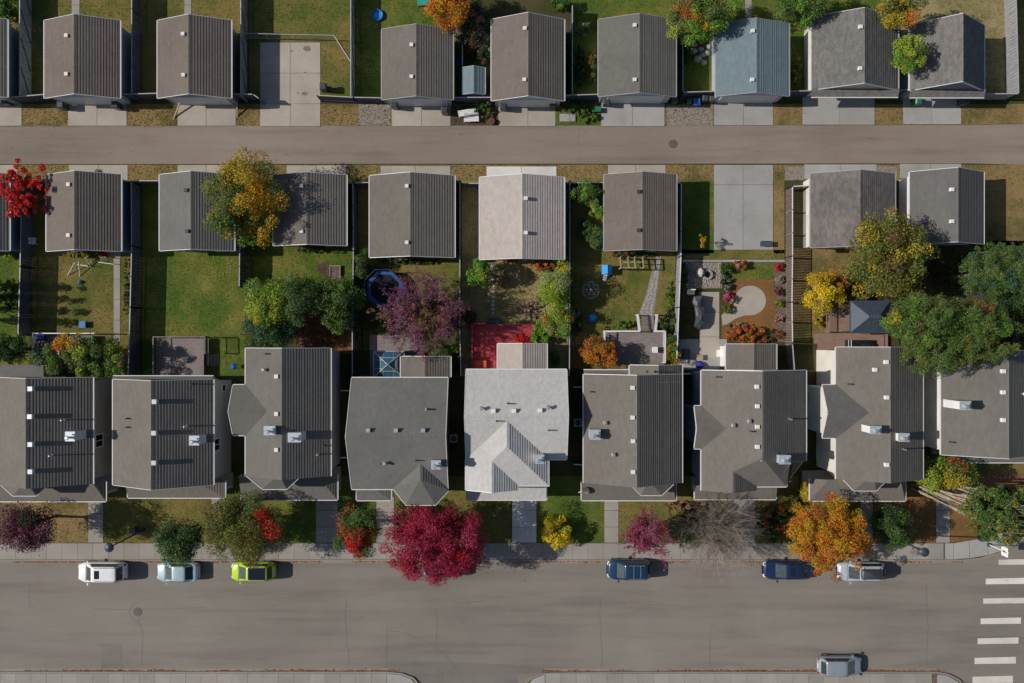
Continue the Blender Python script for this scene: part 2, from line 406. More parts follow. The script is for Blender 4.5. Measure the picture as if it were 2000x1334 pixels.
manhole(-0.136, 268, 1196, 'round iron manhole cover in the wide street')

# crosswalk bars
for k, (x0, y0, x1, y1) in enumerate([(1952,1093,2046,1104),(1927,1130,2022,1142),(1922,1169,2016,1180),(1917,1208,1996,1220),(1911,1247,1991,1259),(1905,1285,1986,1298),(1901,1322,1980,1336),(1897,1360,1976,1373)]):
    part(street, 'crosswalk_bar', MB().sheet(pxpoly([(x0,y0+1),(x1,y0-1),(x1,y1-1),(x0,y1)]), -0.134), 'paint_white')

# kerbs and pavements
def kerb(pts, label):
    mb = MB(); v = [Vector((*P(x,y)[:2], 0.02)) for x,y in pts]
    for a, b in zip(v, v[1:]): mb.bar(a, b, 0.17, 0.2)
    o = structure('kerb', mb, 'kerb_stone', label)
    g = MB()
    for a, b in zip(v, v[1:]):
        pass
    return o
kerb([(x,1094.5) for x in range(-60,1881,60)]+[(1880,1094.5)]+[(x,y+1) for x,y in RIGHT_KERB[1:]], 'long concrete kerb in front of the houses')
kerb([(x,1313.5) for x in range(-60,755,60)]+[(755,1313.5),(785,1316.5),(807,1325),(823,1344),(831,1400)], 'concrete kerb across the street left of the side street mouth')
kerb([(1014,1400),(1014,1360),(1023,1337),(1039,1324),(1060,1315.5),(1200,1313.5),(1500,1313.5),(1830,1313.5),(1852,1317.5),(1873,1328),(1891,1350),(1901,1400)], 'concrete kerb across the street beside the parked hatchback')
gut = MB().sheet(pxpoly([(-60,1096),(1880,1096),(1880,1101),(-60,1101)]), -0.135)
structure('gutter', gut, 'kerb_stone', 'concrete gutter strip along the house side kerb')
structure('gutter', MB().sheet(pxpoly([(-60,1307),(760,1307),(760,1312),(-60,1312)]), -0.135), 'kerb_stone', 'concrete gutter strip across the street left of the side street')
structure('gutter', MB().sheet(pxpoly([(1060,1307),(1830,1307),(1830,1312),(1060,1312)]), -0.135), 'kerb_stone', 'concrete gutter strip across the street beside the hatchback')

def pavement(label, y0, y1, x0, x1, step, extra=()):
    h = wy(y0)-wy(y1); wd = step*S-0.02
    base = MB().sheet(pxpoly(rect(x0,y0,x1,y1)), 0.004)
    root = structure('pavement', base, 'mulch', label)
    me = MB().box(0, 0, -0.05, wd, h, 0.035).mesh('slab', 'concrete_walk')
    x = x0
    while x + step <= x1 + 1:
        o = link('slab', me, root, (wx(x)+0.01, wy(y1), random.uniform(-0.006, 0.006))); x += step
    for poly in extra: part(root, 'slab', MB().prism(pxpoly(poly), -0.05, 0.033), 'concrete_cool')
    NOGRASS.append((x0, y0-1, x1, y1+1))
    return root
pavement('concrete slab pavement in front of the houses', 1061, 1092, -60, 1845, 30.2,
         [[(1846,1061),(1862,1061),(1862,1092),(1846,1092)], [(1863,1061),(1892,1056),(1893,1090),(1863,1092)], [(1893,1056),(1926,1050),(1930,1084),(1894,1090)],
          [(1927,1050),(1975,1036),(1990,1055),(1960,1074),(1931,1084)]])
pavement('concrete slab pavement across the street left of the side street', 1315.6, 1350, -60, 755, 30.2, [[(756,1316),(784,1319),(804,1327),(818,1346),(756,1350)]])
pavement('concrete slab pavement across the street right of the side street', 1315.6, 1350, 1065, 1830, 30.2, [[(1064,1317),(1041,1326.5),(1027,1345),(1064,1350)], [(1830.5,1317),(1851,1320),(1870,1331),(1884,1350),(1830.5,1350)]])

# ------------------------------------------------------------ lawns
LAWNS = []
def lawn(mat, pts, layer=1, label='', name='lawn', grass=True):
    z = 0.005*layer
    o = structure(name, MB().sheet(pxpoly(pts), z), mat, label)
    if grass: LAWNS.append((mat, pts, z))
    return o
def L4(mat, x0, y0, x1, y1, layer=1, label='', **k): return lawn(mat, rect(x0,y0,x1,y1), layer, label, **k)
lawn('lawn_dry', [(-60,203),(2030,203),(2030,236),(1990,241),(1900,243.5),(-60,246.5)], 1, 'dry grass verge along the far side of the lane')
L4('lawn_dry', -60, 322, 2025, 352, 1, 'dry grass verge along the near side of the lane')
L4('lawn_olive', -60, -90, 56, 195, 2, 'grass beside the pale braced fence')
L4('lawn_olive', 60, -90, 272, 195, 2, 'dry lawn around the garage beyond the pale braced fence')
L4('lawn_olive', 277, -90, 482, 195, 2, 'yellowed lawn behind the garage next to the parking pad')
L4('lawn_olive', 486, -90, 692, 195, 2, 'patchy lawn behind the stained parking pad')
L4('lawn_green', 695, -90, 902, 195, 2, 'green lawn with the blue paddling pool')
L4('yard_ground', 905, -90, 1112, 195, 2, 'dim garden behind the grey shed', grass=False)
L4('lawn_green', 1115, -90, 1326, 195, 2, 'shaded lawn beside the olive roofed garage')
L4('lawn_green', 1329, -90, 1530, 195, 2, 'shaded lawn beside the blue roofed garage')
L4('lawn_green', 1533, -90, 1756, 195, 2, 'shaded lawn behind the shake roofed garage')
L4('lawn_worn_brightened', 1759, -90, 1964, 195, 2, 'worn lawn beside the steep roofed garage')
L4('lawn_olive', 1968, -90, 2030, 195, 2, 'rough grass beyond the last tall fence')
L4('gravel', 700, 204, 762, 244, 2, 'gravel patch beside the driveway with grey bin', grass=False, name='gravel_patch')
L4('lawn_green', 1086, 204, 1172, 245, 2, 'weedy verge around the grey slabs')
L4('gravel', 1302, 206, 1392, 245, 2, 'dry weedy gravel between two lane driveways', grass=False, name='gravel_patch')
L4('soil', 881, 205, 972, 245, 2, 'bare soil verge under the discarded chairs', grass=False, name='soil_patch')
L4('gravel', 1533, 325, 1570, 352, 2, 'pale gravel beside the wide lane driveway', grass=False, name='gravel_patch')
L4('gravel', 1712, 325, 1752, 345, 2, 'gravel strip between the two right hand driveways', grass=False, name='gravel_patch')
L4('lawn_green', -60, 352, 58, 735, 2, 'shaded lawn left of the first back fence')
L4('lawn_olive', 63, 352, 272, 735, 2, 'striped sunlit lawn with the straight concrete path')
L4('lawn_green', 278, 352, 479, 735, 2, 'even green lawn behind the grey deck')
L4('lawn_green', 483, 352, 694, 640, 2, 'green lawn with the small raised bed')
L4('lawn_olive', 699, 352, 897, 640, 2, 'strip of lawn beside the trampoline')
L4('lawn_worn_brightened', 902, 352, 1110, 735, 2, 'worn leaf strewn lawn in brightened colour behind the red deck')
L4('lawn_olive', 1116, 352, 1319, 720, 2, 'lawn around the flagstone path')
L4('lawn_green', 1324, 352, 1394, 495, 2, 'shaded lawn beside the parking pad')
L4('lawn_dry', 1511, 352, 1532, 495, 2, 'dry strip between parking pad and brown fence')
L4('lawn_olive', 1324, 488, 1532, 506, 2, 'dry grass behind the parking pad')
lawn('lawn_brown', [(1432,512),(1514,512),(1512,560),(1517,600),(1514,648),(1440,668),(1408,660),(1410,615),(1424,590)], 3, 'sunburnt lawn around the round concrete patio')
L4('lawn_green', 1430, 512, 1512, 545, 4, 'greener grass north of the round concrete patio')
L4('mulch', 1513, 512, 1534, 668, 2, 'bark mulch bed along the brown fence', grass=False, name='mulch_bed')
L4('lawn_dry', 1537, 485, 1700, 660, 2, 'golden lawn beside the brown fence')
L4('yard_ground', 1700, 470, 2030, 680, 2, 'bare soil darkened as painted shade under the tall poplars', grass=False, name='soil_patch')  # darker ground colour stands in for tree shade
L4('lawn_dry', 1900, 345, 2030, 480, 2, 'dry grass beside the last garage')
L4('mulch_red', 582, 600, 694, 690, 3, 'russet leaf covered soil behind the house with a side gable', grass=False, name='mulch_bed')
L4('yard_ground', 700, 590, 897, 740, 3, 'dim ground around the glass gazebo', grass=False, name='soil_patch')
front = [('lawn_dry', -60, 172, 'front lawn under the dark purple tree'), ('lawn_olive', 202, 412, 'front lawn crossed by the lamp shadow'), ('lawn_green', 414, 617, 'front lawn under the red flecked olive tree'),
         ('lawn_green', 660, 735, 'small front lawn behind the green and red tree'), ('lawn_olive', 770, 999, 'front lawn behind the crimson tree'),
         ('lawn_green', 1049, 1180, 'front lawn with the bright yellow shrub'), ('lawn_olive', 1208, 1430, 'front lawn behind the pink leaved tree'),
         ('lawn_olive', 1476, 1560, 'front grass beside the bare twiggy tree'), ('lawn_green', 1562, 1680, 'front grass behind the orange tree'), ('lawn_brown', 1706, 1827, 'brown front grass beside the dark green tree')]
for m, a, b_, lab in front: L4(m, a, 930, b_, 1060, 2, lab)
lawn('lawn_brown', [(1856,900),(2020,900),(2020,1000),(1990,1035),(1925,1049),(1890,1056),(1856,1060)], 2, 'russet dry corner lawn under the leaning poplars')
L4('mulch_red', 1890, 905, 2020, 962, 3, 'russet mulch below the last house', grass=False, name='mulch_bed')
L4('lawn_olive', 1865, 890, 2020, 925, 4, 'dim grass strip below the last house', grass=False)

# ------------------------------------------------------------ driveways and paths
def drive(label, xs, ys, mat='concrete_drive', name='driveway', z=0.04):
    root = structure(name, MB().sheet(pxpoly(rect(xs[0], ys[0], xs[-1], ys[-1])), 0.022), 'soil', label)
    for a, b_ in zip(xs, xs[1:]):
        for c, d in zip(ys, ys[1:]):
            g = 0.35
            o = part(root, 'slab', MB().prism(pxpoly(rect(a+g, c+g, b_-g, d-g)), -0.06, z+random.uniform(-.004,.004)), mat)
    NOGRASS.append((xs[0], ys[0], xs[-1], ys[-1]))
    return root
drive('driveway of the garage cut off by the photo edge, far side of the lane', [-60,-10,43], [196,246])
drive('driveway of the brown garage beside the pale braced fence', [133,190,248], [192,246])
drive('driveway with two slanted posts at a brown garage', [347,403,461], [192,246])
drive('stained concrete parking pad inside a low rail fence', [508,567,626], [83,143,203,247])
drive('driveway of the garage beside the grey shed', [765,823,880], [192,247])
drive('driveway of the garage right of the grey shed', [973,1031,1085], [192,247])
drive('driveway of the wide olive roofed garage', [1174,1235,1298], [188,247], 'concrete_cool')
drive('driveway of the blue roofed garage', [1394,1452,1510], [188,245], 'concrete_cool')
drive('wide driveway of the shake roofed garage', [1567,1640,1708], [188,244], 'concrete_cool')
drive('driveway of the steep roofed garage', [1763,1820,1877], [188,243], 'concrete_cool')
drive('driveway of the garage behind the red maple', [-60,-20,35], [322,352])
drive('lane driveway of the brown garage by the red maple', [135,192,250], [322,352])
drive('lane driveway under the yellow and green tree', [347,403,460], [322,352])
drive('lane driveway with twig shadows', [560,618,676], [323,352])
drive('lane driveway of the wide grey garage left of the pale one', [743,811,880], [324,355])
drive('brightened lane driveway of the beige roofed garage', [950,1018,1087], [325,357], 'concrete_brightened')
drive('lane driveway right of the beige roofed garage', [1187,1241,1300], [322,354])
drive('empty concrete parking pad with a twiggy shadow', [1394,1451,1510], [322,361,488], 'concrete_cool')
drive('lane driveway of the mottled brown garage', [1570,1641,1712], [321,350], 'concrete_cool')
drive('lane driveway of the last grey garage', [1757,1817,1877], [320,348], 'concrete_cool')
def path(label, x0, x1, ys, mat='concrete_walk'): return drive(label, [x0, x1], ys, mat, 'path', 0.035)
path('front walk shaded by the dark purple tree', 172, 202, [975,1003,1032,1060])
path('wide front walk dappled with shade left of the green and red tree', 617, 660, [965,997,1029,1060])
path('narrow front walk left of the crimson tree', 735, 770, [970,1000,1030,1060])
path('brightened front walk of the light roofed house', 1000, 1048, [965,997,1029,1060], 'concrete_brightened')
path('front walk left of the pink leaved tree', 1180, 1208, [965,997,1029,1060])
path('front walk beside the bare twiggy tree', 1432, 1475, [965,997,1029,1060])
path('front walk between orange tree and dark green tree', 1680, 1705, [970,1000,1030,1060])
path('front walk under the leaning pale trunks', 1828, 1855, [965,997,1029,1060])
path('short front walk behind the olive tree', 413, 440, [960,985,1010], 'concrete_walk')
drive('straight concrete path through the striped lawn', [222,235], [505,545,585,625,668], 'concrete_walk', 'path', 0.035)
drive('narrow path up the yellowed lawn beyond the lane', [360,374], [-80,-50,-20,10,40], 'concrete_walk', 'path', 0.035)
drive('narrow path up the dry lawn beyond the lane', [140,156], [-80,-50,-20,10,40], 'concrete_walk', 'path', 0.035)
drive('narrow path behind the blue roofed garage', [1455,1468], [-80,-50,-20,10,50], 'concrete_walk', 'path', 0.035)
drive('concrete walk behind the parking pad', [1324,1365,1410,1455,1500,1533], [507,512], 'concrete_cool', 'path', 0.035)
drive('concrete patio beside the covered grill', [1365,1405], [570,610,658,700], 'concrete_drive', 'patio', 0.035)
drive('shaded concrete patio against the house with a small side gable', [1324,1365,1420], [662,690,722], 'concrete_cool', 'patio', 0.03)
drive('concrete landing beside the white poles', [196,236], [490,504], 'concrete_walk', 'patio', 0.03)
# keyhole patio
cx, cy = 1465, 587
kp = [(cx+31*math.cos(R(a)), cy+29*math.sin(R(a))) for a in range(-190, 100, 12)] + [(1455,616),(1437,622),(1425,630),(1411,636),(1409,615),(1430,603)]
t = structure('patio', MB().prism(pxpoly(kp), -0.05, 0.04), 'concrete_drive', 'round keyhole shaped concrete patio in sunburnt lawn'); NOGRASS.append((1410,556,1498,640))
# flagstone path
fp = structure('path', MB().sheet(pxpoly([(1282,500),(1291,500),(1288,535),(1284,568),(1276,618),(1246,618),(1262,575),(1270,540)]), 0.02), 'gravel', 'winding flagstone path from the white deck stairs to the garage')
def centre(t):
    pts = [(1287,500),(1283,525),(1279,545),(1274,568),(1266,592),(1261,618)]; k = t*(len(pts)-1); i = min(int(k), len(pts)-2); f = k-i
    return pts[i][0]+(pts[i+1][0]-pts[i][0])*f, pts[i][1]+(pts[i+1][1]-pts[i][1])*f
for i in range(22):
    tt = i/22; c0 = centre(tt); wd = 4.5+10*max(0, tt-0.25)/0.75*0.95
    cols = 2 if wd < 9 else 3
    for j in range(cols):
        xx = c0[0]+(j+0.5-cols/2)*(2*wd/cols)+random.uniform(-.6,.6); yy = c0[1]+random.uniform(-.7,.7)+2.4
        r = [(xx+(wd/cols*0.92)*math.cos(a)*random.uniform(.85,1.12), yy+2.5*math.sin(a)*random.uniform(.85,1.12)) for a in np.linspace(0.3, 6.0, 7)]
        part(fp, 'flagstone', MB().prism(pxpoly(r), -0.02, 0.05+random.uniform(-.012,.012)), 'stone_grey')
NOGRASS.append((1250,500,1292,618))
# stepping stones in the worn lawn
ss = structure('path', MB().sheet(pxpoly(rect(958,560,968,620)), 0.02), 'lawn_worn_brightened', 'row of small pale stepping stones in the worn lawn')
for yy in (508,520,533,545,560,570,579,588,596,604,612):
    r = [(963+random.uniform(-1,1)+3.4*math.cos(a)*random.uniform(.8,1.2), yy+3.2*math.sin(a)*random.uniform(.8,1.2)) for a in np.linspace(0.2, 5.9, 7)]
    part(ss, 'stepping_stone', MB().prism(pxpoly(r), -0.02, 0.06), 'stone_pale')
# ------------------------------------------------------------ buildings
def clip(poly, n, d, keep_ge):
    out = []
    for i in range(len(poly)):
        a, b = poly[i], poly[(i+1) % len(poly)]
        da, db = a.dot(n)-d, b.dot(n)-d
        if not keep_ge: da, db = -da, -db
        if da >= 0: out.append(a)
        if (da > 0 and db < 0) or (da < 0 and db > 0):
            out.append(a + (b-a)*(da/(da-db)))
    return out
def shingled(poly, course=0.236, lift=0.031, thick=0.10, mb=None):
    """sloping polygon laid in overlapping shingle courses, each a wedge with a proud lower edge"""
    mb = mb or MB()
    p = [Vector(q) for q in poly]
    n = Vector((0,0,0))
    for i in range(len(p)):
        a, b = p[i], p[(i+1) % len(p)]
        n += Vector(((a.y-b.y)*(a.z+b.z), (a.z-b.z)*(a.x+b.x), (a.x-b.x)*(a.y+b.y)))
    n.normalize()
    if n.z < 0: n = -n; p = p[::-1]
    dn = Vector((0,0,-1)); dn = dn - n*dn.dot(n)
    if dn.length < 1e-3: dn = Vector((0,-1,0))
    dn.normalize()
    s = [q.dot(dn) for q in p]; s0, s1 = min(s), max(s)
    k = max(1, int(round((s1-s0)/course))); c = (s1-s0)/k
    for i in range(k):
        a = s0+i*c; b = a+c
        q = clip(clip(p, dn, a, True), dn, b, False)
        if len(q) < 3: continue
        m = len(q)
        lf = lift*random.uniform(.9, 1.1)
        top = [v + n*(0.004 + lf*(v.dot(dn)-a)/c) for v in q]
        bot = [v - n*thick for v in q]
        mb.add(top+bot, [tuple(range(m)), tuple(range(2*m-1, m-1, -1))] + [(m+j, m+(j+1)%m, (j+1)%m, j) for j in range(m)])
    return mb
def slope(t, poly, mat, course=0.236, lift=0.031): return part(t, 'roof_slope', shingled(poly, course, lift), mat)
def edge(t, name, segs, mat='trim_white', wd=0.075, ht=0.12, up=0.03):
    mb = MB()
    for a, b in segs: mb.bar((a[0],a[1],a[2]+up), (b[0],b[1],b[2]+up), wd, ht)
    return part(t, name, mb, mat)
def window(t, face, at, a0, a1, z0, z1, trim='trim_white'):
    """face in '+x','-x','+y','-y': wall plane at coordinate `at`; a0..a1 along the wall"""
    s = 1 if face[0] == '+' else -1
    def bx(lo, hi, za, zb, d0, d1):
        d0, d1 = sorted((at+s*d0, at+s*d1))
        return (d0, lo, za, d1, hi, zb) if face[1] == 'x' else (lo, d0, za, hi, d1, zb)
    f = MB(); w_ = 0.09
    f.box(*bx(a0-w_, a0, z0-w_, z1+w_, -0.02, 0.05)); f.box(*bx(a1, a1+w_, z0-w_, z1+w_, -0.02, 0.05))
    f.box(*bx(a0, a1, z1, z1+w_, -0.02, 0.05)); f.box(*bx(a0, a1, z0-w_, z0, -0.02, 0.07))
    o = part(t, 'window', f, trim)
    part(o, 'pane', MB().box(*bx(a0, a1, z0, z1, -0.03, 0.015)), 'glass_dark')
    if (a1-a0) > 1.0:
        mid = (a0+a1)/2
        part(o, 'mullion', MB().box(*bx(mid-.025, mid+.025, z0, z1, -0.02, 0.035)), trim)
def house_door(t, face, at, a0, a1, z0, z1, mat='trim_grey'):
    s = 1 if face[0] == '+' else -1
    def bx(lo, hi, za, zb, d0, d1):
        d0, d1 = sorted((at+s*d0, at+s*d1))
        return (d0, lo, za, d1, hi, zb) if face[1] == 'x' else (lo, d0, za, hi, d1, zb)
    m = MB().box(*bx(a0, a1, z0, z1, -0.02, 0.04))
    m.box(*bx(a0+.12, a1-.12, z0+.2, z0+.9, 0.04, 0.055)); m.box(*bx(a0+.12, a1-.12, z0+1.1, z1-.2, 0.04, 0.055))
    d = part(t, 'door', m, mat)
    part(d, 'handle', MB().box(*bx(a1-.14, a1-.08, z0+.95, z0+1.02, 0.04, 0.11)), 'galvanised')
def gable_walls(t, x0, x1, y0, y1, ze_wall, m, mat, axis='y', z0=-0.1):
    if axis == 'y':
        xm = (x0+x1)/2; zr = ze_wall+m*(x1-x0)/2
        v = [(x0,y0,z0),(x1,y0,z0),(x1,y0,ze_wall),(xm,y0,zr),(x0,y0,ze_wall)]
        v += [(x,y1,z) for x,_,z in v]
    else:
        ym = (y0+y1)/2; zr = ze_wall+m*(y1-y0)/2
        v = [(x0,y1,z0),(x0,y0,z0),(x0,y0,ze_wall),(x0,ym,zr),(x0,y1,ze_wall)]
        v += [(x1,y,z) for _,y,z in v]
    f = [(0,1,2,3,4),(9,8,7,6,5),(1,0,5,6),(2,1,6,7),(3,2,7,8),(4,3,8,9),(0,4,9,5)]
    return part(t, 'wall', MB().add(v, f), mat)
vent_me = None
def vents(t, planes, pts, mat='vent_white', size=0.36, h=0.30):
    o_ = org(t)
    key = f'roof_vent_{mat}_{size}'
    if key not in bpy.data.meshes:
        m = MB(); a = size/2
        m.box(-a*.8,-a*.8,-0.35,a*.8,a*.8,h*.6)
        m.add([(-a,-a,h*.55),(a,-a,h*.55),(a,a,h*.55),(-a,a,h*.55),(-a*.9,-a*.9,h),(a*.9,-a*.9,h),(a*.9,a*.9,h),(-a*.9,a*.9,h)],
              [(0,3,2,1),(4,5,6,7),(0,1,5,4),(1,2,6,5),(2,3,7,6),(3,0,4,7)])
        m.mesh(key, mat)
    for px, py in pts:
        best = pick(planes, px, py)
        link('roof_vent', bpy.data.meshes[key], t, (best[0]-o_[0], best[1]-o_[1], best[2]-o_[2]))
def pick(planes, px, py):
    """roof point seen at a photo pixel: the lowest of the slopes of a gable"""
    return min((pl.at(px, py) for pl in planes), key=lambda q: q[2])
def pipes(t, planes, pts, mat='vent_dark', r=0.06, h=0.55):
    for px, py in pts:
        x, y, z = pick(planes, px, py)
        m = MB().tube((x,y,z-0.2), (x,y,z+h), r, r, 8); m.tube((x,y,z-0.12), (x,y,z+0.06), r*2.0, r*1.3, 8)
        part(t, 'vent_pipe', m, mat)
def round_caps(t, planes, pts):
    for px, py in pts:
        x, y, z = pick(planes, px, py)
        m = MB().tube((x,y,z-0.2), (x,y,z+0.45), 0.09, 0.09, 10); m.tube((x,y,z+0.42), (x,y,z+0.52), 0.2, 0.12, 12)
        part(t, 'roof_vent', m, 'galvanised')
def chimney(t, planes, x0, y0, x1, y1, tall, wall='side_paleblue'):
    cxp, cyp = (x0+x1)/2, (y0+y1)/2
    zr = pick(planes, cxp, cyp)[2]; zt = zr+tall
    X0, X1 = wx(x0, zt), wx(x1, zt); Y0, Y1 = wy(y1, zt), wy(y0, zt)
    zb = min(pl.z(x, y) for pl in planes for x in (X0, X1) for y in (Y0, Y1))-0.3
    c = part(t, 'chimney', MB().box(X0+.05, Y0+.05, zb, X1-.05, Y1-.05, zt-0.08), wall)
    part(c, 'chimney_cap', MB().box(X0, Y0, zt-0.08, X1, Y1, zt), 'cap_metal')
    xm, ym = X0+(X1-X0)*.42, Y0+(Y1-Y0)*.40
    f = MB().tube((xm,ym,zt-.02), (xm,ym,zt+.42), 0.10, 0.10, 10); f.tube((xm,ym,zt+.38), (xm,ym,zt+.48), 0.19, 0.14, 12)
    part(c, 'flue', f, 'galvanised')
    f = MB().tube((X1-.2,Y1-.25,zt-.02), (X1-.2,Y1-.25,zt+.16), 0.06, 0.06, 8)
    part(c, 'flue', f, 'galvanised')

def gable_y(t, L, Rr, T, B, ze, pitch, mat, wall, over=0.38, course=0.236, lift=0.031, gut='trim_white', ridge=True, rake=True, z0=-0.1, walls=True):
    x0, x1 = wx(L, ze), wx(Rr, ze); y1, y0 = wy(T, ze), wy(B, ze)
    m = math.tan(R(pitch)); xm = (x0+x1)/2; zr = ze+m*(x1-x0)/2
    slope(t, [(x0,y0,ze),(xm,y0,zr),(xm,y1,zr),(x0,y1,ze)], mat, course, lift)
    slope(t, [(x1,y0,ze),(x1,y1,ze),(xm,y1,zr),(xm,y0,zr)], mat, course, lift)
    if ridge:
        cap = MB()
        n = int((y1-y0)/0.3)
        for i in range(n):
            a = y0+(y1-y0)*i/n; b = y0+(y1-y0)*(i+1)/n
            cap.add([(xm-.14,a,zr-.14*m+.035),(xm,a,zr+.035),(xm+.14,a,zr-.14*m+.035),(xm-.14,b,zr-.14*m+.05),(xm,b,zr+.05),(xm+.14,b,zr-.14*m+.05)], [(0,3,4,1),(1,4,5,2),(0,1,2),(3,5,4)])
        part(t, 'ridge_cap', cap, mat)
    if gut:
        edge(t, 'gutter', [((x0-.05,y0,ze),(x0-.05,y1,ze))], gut); edge(t, 'gutter', [((x1+.05,y0,ze),(x1+.05,y1,ze))], gut)
    if rake:
        for y in ((y0-.02, y1+.02) if rake is True else (y1+.02,)): edge(t, 'rake_board', [((x0,y,ze),(xm,y,zr)),((xm,y,zr),(x1,y,ze))], gut or 'trim_grey', 0.035, 0.17, 0.04)
    o = over
    if walls: gable_walls(t, x0+o, x1-o, y0+o*.8, y1-o*.8, ze+m*o-0.13, m, wall, 'y', z0)
    return dict(W=faceW(x0,ze,m), E=faceE(x1,ze,m), x0=x0, x1=x1, y0=y0, y1=y1, xm=xm, zr=zr, ze=ze, m=m, wx0=x0+o, wx1=x1-o, wy0=y0+o*.8, wy1=y1-o*.8, pl=[faceW(x0,ze,m), faceE(x1,ze,m)])
def garage_door(t, g, side, w_=4.9):
    xm = g['xm']; y = g['wy0'] if side == 'S' else g['wy1']; s = -1 if side == 'S' else 1
    ya, yb = sorted((y, y+s*0.05)); m = MB()
    for i in range(4):
        z0 = 0.02+i*0.54; m.box(xm-w_/2, ya, z0, xm+w_/2, yb, z0+0.52)
        for j in range(6):
            a = xm-w_/2+0.1+j*(w_-.1)/6
            c0, c1 = sorted((y+s*0.05, y+s*0.065)); m.box(a, c0, z0+.09, a+(w_-.1)/6-.14, c1, z0+.43)
    part(t, 'garage_door', m, 'door_panel')
    f = MB(); c0, c1 = sorted((y, y+s*0.07))
    f.box(xm-w_/2-.12, c0, 0, xm-w_/2, c1, 2.3); f.box(xm+w_/2, c0, 0, xm+w_/2+.12, c1, 2.3); f.box(xm-w_/2, c0, 2.18, xm+w_/2, c1, 2.3)
    part(t, 'door_trim', f, 'trim_white')
def garage(label, L, Rr, T, B, pitch, mat, wall, side, vp=(), vmat='vent_white', ze=2.65, gut='trim_white', skirt=False, course=0.236, lift=0.031):
    cx_, cy_ = wx((L+Rr)/2, ze), wy((T+B)/2, ze)
    t = thing('garage', label, 'garage', (cx_, cy_, 0), group='detached garages along the lane')
    g = gable_y(t, L, Rr, T, B, ze, pitch, mat, wall, 0.3, course, lift, gut)
    garage_door(t, g, side, 4.9 if (g['wx1']-g['wx0']) > 5.6 else 4.4)
    yb = g['wy1'] if side == 'S' else g['wy0']; f = '+y' if side == 'S' else '-y'
    house_door(t, f, yb, g['xm']+0.9, g['xm']+1.75, 0.05, 2.05, 'trim_white')
    window(t, f, yb, g['xm']-2.0, g['xm']-1.1, 1.1, 1.9)
    if skirt:     # small pent roof across the foot of the front gable
        y = g['y0']; m = math.tan(R(24)); d = 0.62
        slope(t, [(g['x0'],y-d,ze),(g['x1'],y-d,ze),(g['x1'],y+.05,ze+m*(d+.05)),(g['x0'],y+.05,ze+m*(d+.05))], mat, course, lift)
        edge(t, 'gutter', [((g['x0'],y-d-.05,ze),(g['x1'],y-d-.05,ze))], gut)
    vents(t, g['pl'], vp, vmat, 0.34)
    NOGRASS.append(((L-1000)*.965+1000, (T-667)*.965+667, (Rr-1000)*.965+1000, (B-667)*.965+667))
    return t, g

garage('garage cut off by the photo edge beside the pale braced fence', -135, 15, 38, 190, 21, 'roof_taupe', 'side_grey', 'S')
garage('brown shingled garage between the pale braced fence and a dark fence', 87, 235, 40, 192, 22, 'roof_brown', 'side_paleblue', 'S', [(132,71),(132,146)])
garage('brown shingled garage with slanted posts at its driveway', 308, 452, 40, 192, 22, 'roof_brown', 'side_grey', 'S', [(359,68),(360,148)])
garage('brown shingled garage touched by the orange tree', 746, 885, 57, 195, 20, 'roof_taupe', 'side_paleblue', 'S', [(804,89),(804,151)], gut='trim_grey')
garage('brown garage with strongly striped slope right of the grey shed', 960, 1102, 38, 197, 25, 'roof_brown', 'side_paleblue', 'S', [(1025,57),(1024,157)])
garage('smooth olive brown roofed garage left of the green and orange tree', 1169, 1320, 38, 189, 20, 'roof_olive', 'side_paleblue', 'S', [(1239,51),(1239,157)], gut='trim_grey')
garage('garage with pale blue grey shingles', 1398, 1541, 46, 188, 20, 'roof_blue', 'side_paleblue', 'S', [(1469,62),(1468,157)], gut='trim_grey')
garage('garage with rough grey shake roof and pent strip over its door', 1585, 1754, 33, 176, 27, 'roof_shake', 'side_cream', 'S', [(1679,54),(1678,135)], skirt=True, course=0.3, lift=0.034)
garage('steep grey roofed garage with pent strip beside the small round green tree', 1777, 1922, 49, 177, 37.5, 'roof_shake', 'side_blue', 'S', [], skirt=True, course=0.3, lift=0.034)
garage('grey garage behind the red maple, cut off by the photo edge', -130, 19, 340, 490, 25, 'roof_grey', 'side_blue', 'N')
garage('brown striped garage right of the red maple', 91, 237, 341, 491, 25, 'roof_brown', 'side_blue', 'N', [(136,361),(136,460)])
garage('grey garage half under the yellow and green tree', 312, 458, 341, 490, 23, 'roof_grey', 'side_grey', 'N', [(365,372),(367,452)], 'vent_dark')
garage('garage roof mottled by tree shade right of the yellow and green tree', 534, 677, 342, 480, 20, 'roof_taupe', 'side_grey', 'N', [(590,364),(590,452)])
garage('wide grey garage left of the beige roofed one', 722, 888, 343, 503, 20, 'roof_taupe', 'side_grey', 'N', [(795,364),(795,474)])
garage('garage with shingles brightened to pale beige', 937, 1102, 346, 507, 20, 'roof_beige_brightened', 'side_cream', 'N', [(1027,388),(1027,455)])
garage('brown garage between the leafy side garden and the parking pad', 1180, 1321, 341, 490, 20, 'roof_brown', 'side_grey', 'N', [(1247,375),(1247,450)], 'vent_dark', gut='trim_grey')
garage('mottled brown garage beside the brown fence', 1583, 1748, 339, 484, 22, 'roof_mottled', 'side_cream', 'N', [], gut='trim_grey')
garage('smooth grey garage left of the dry corner grass', 1777, 1921, 336, 477, 29, 'roof_charcoal', 'side_white', 'N', [(1857,371),(1857,433)])

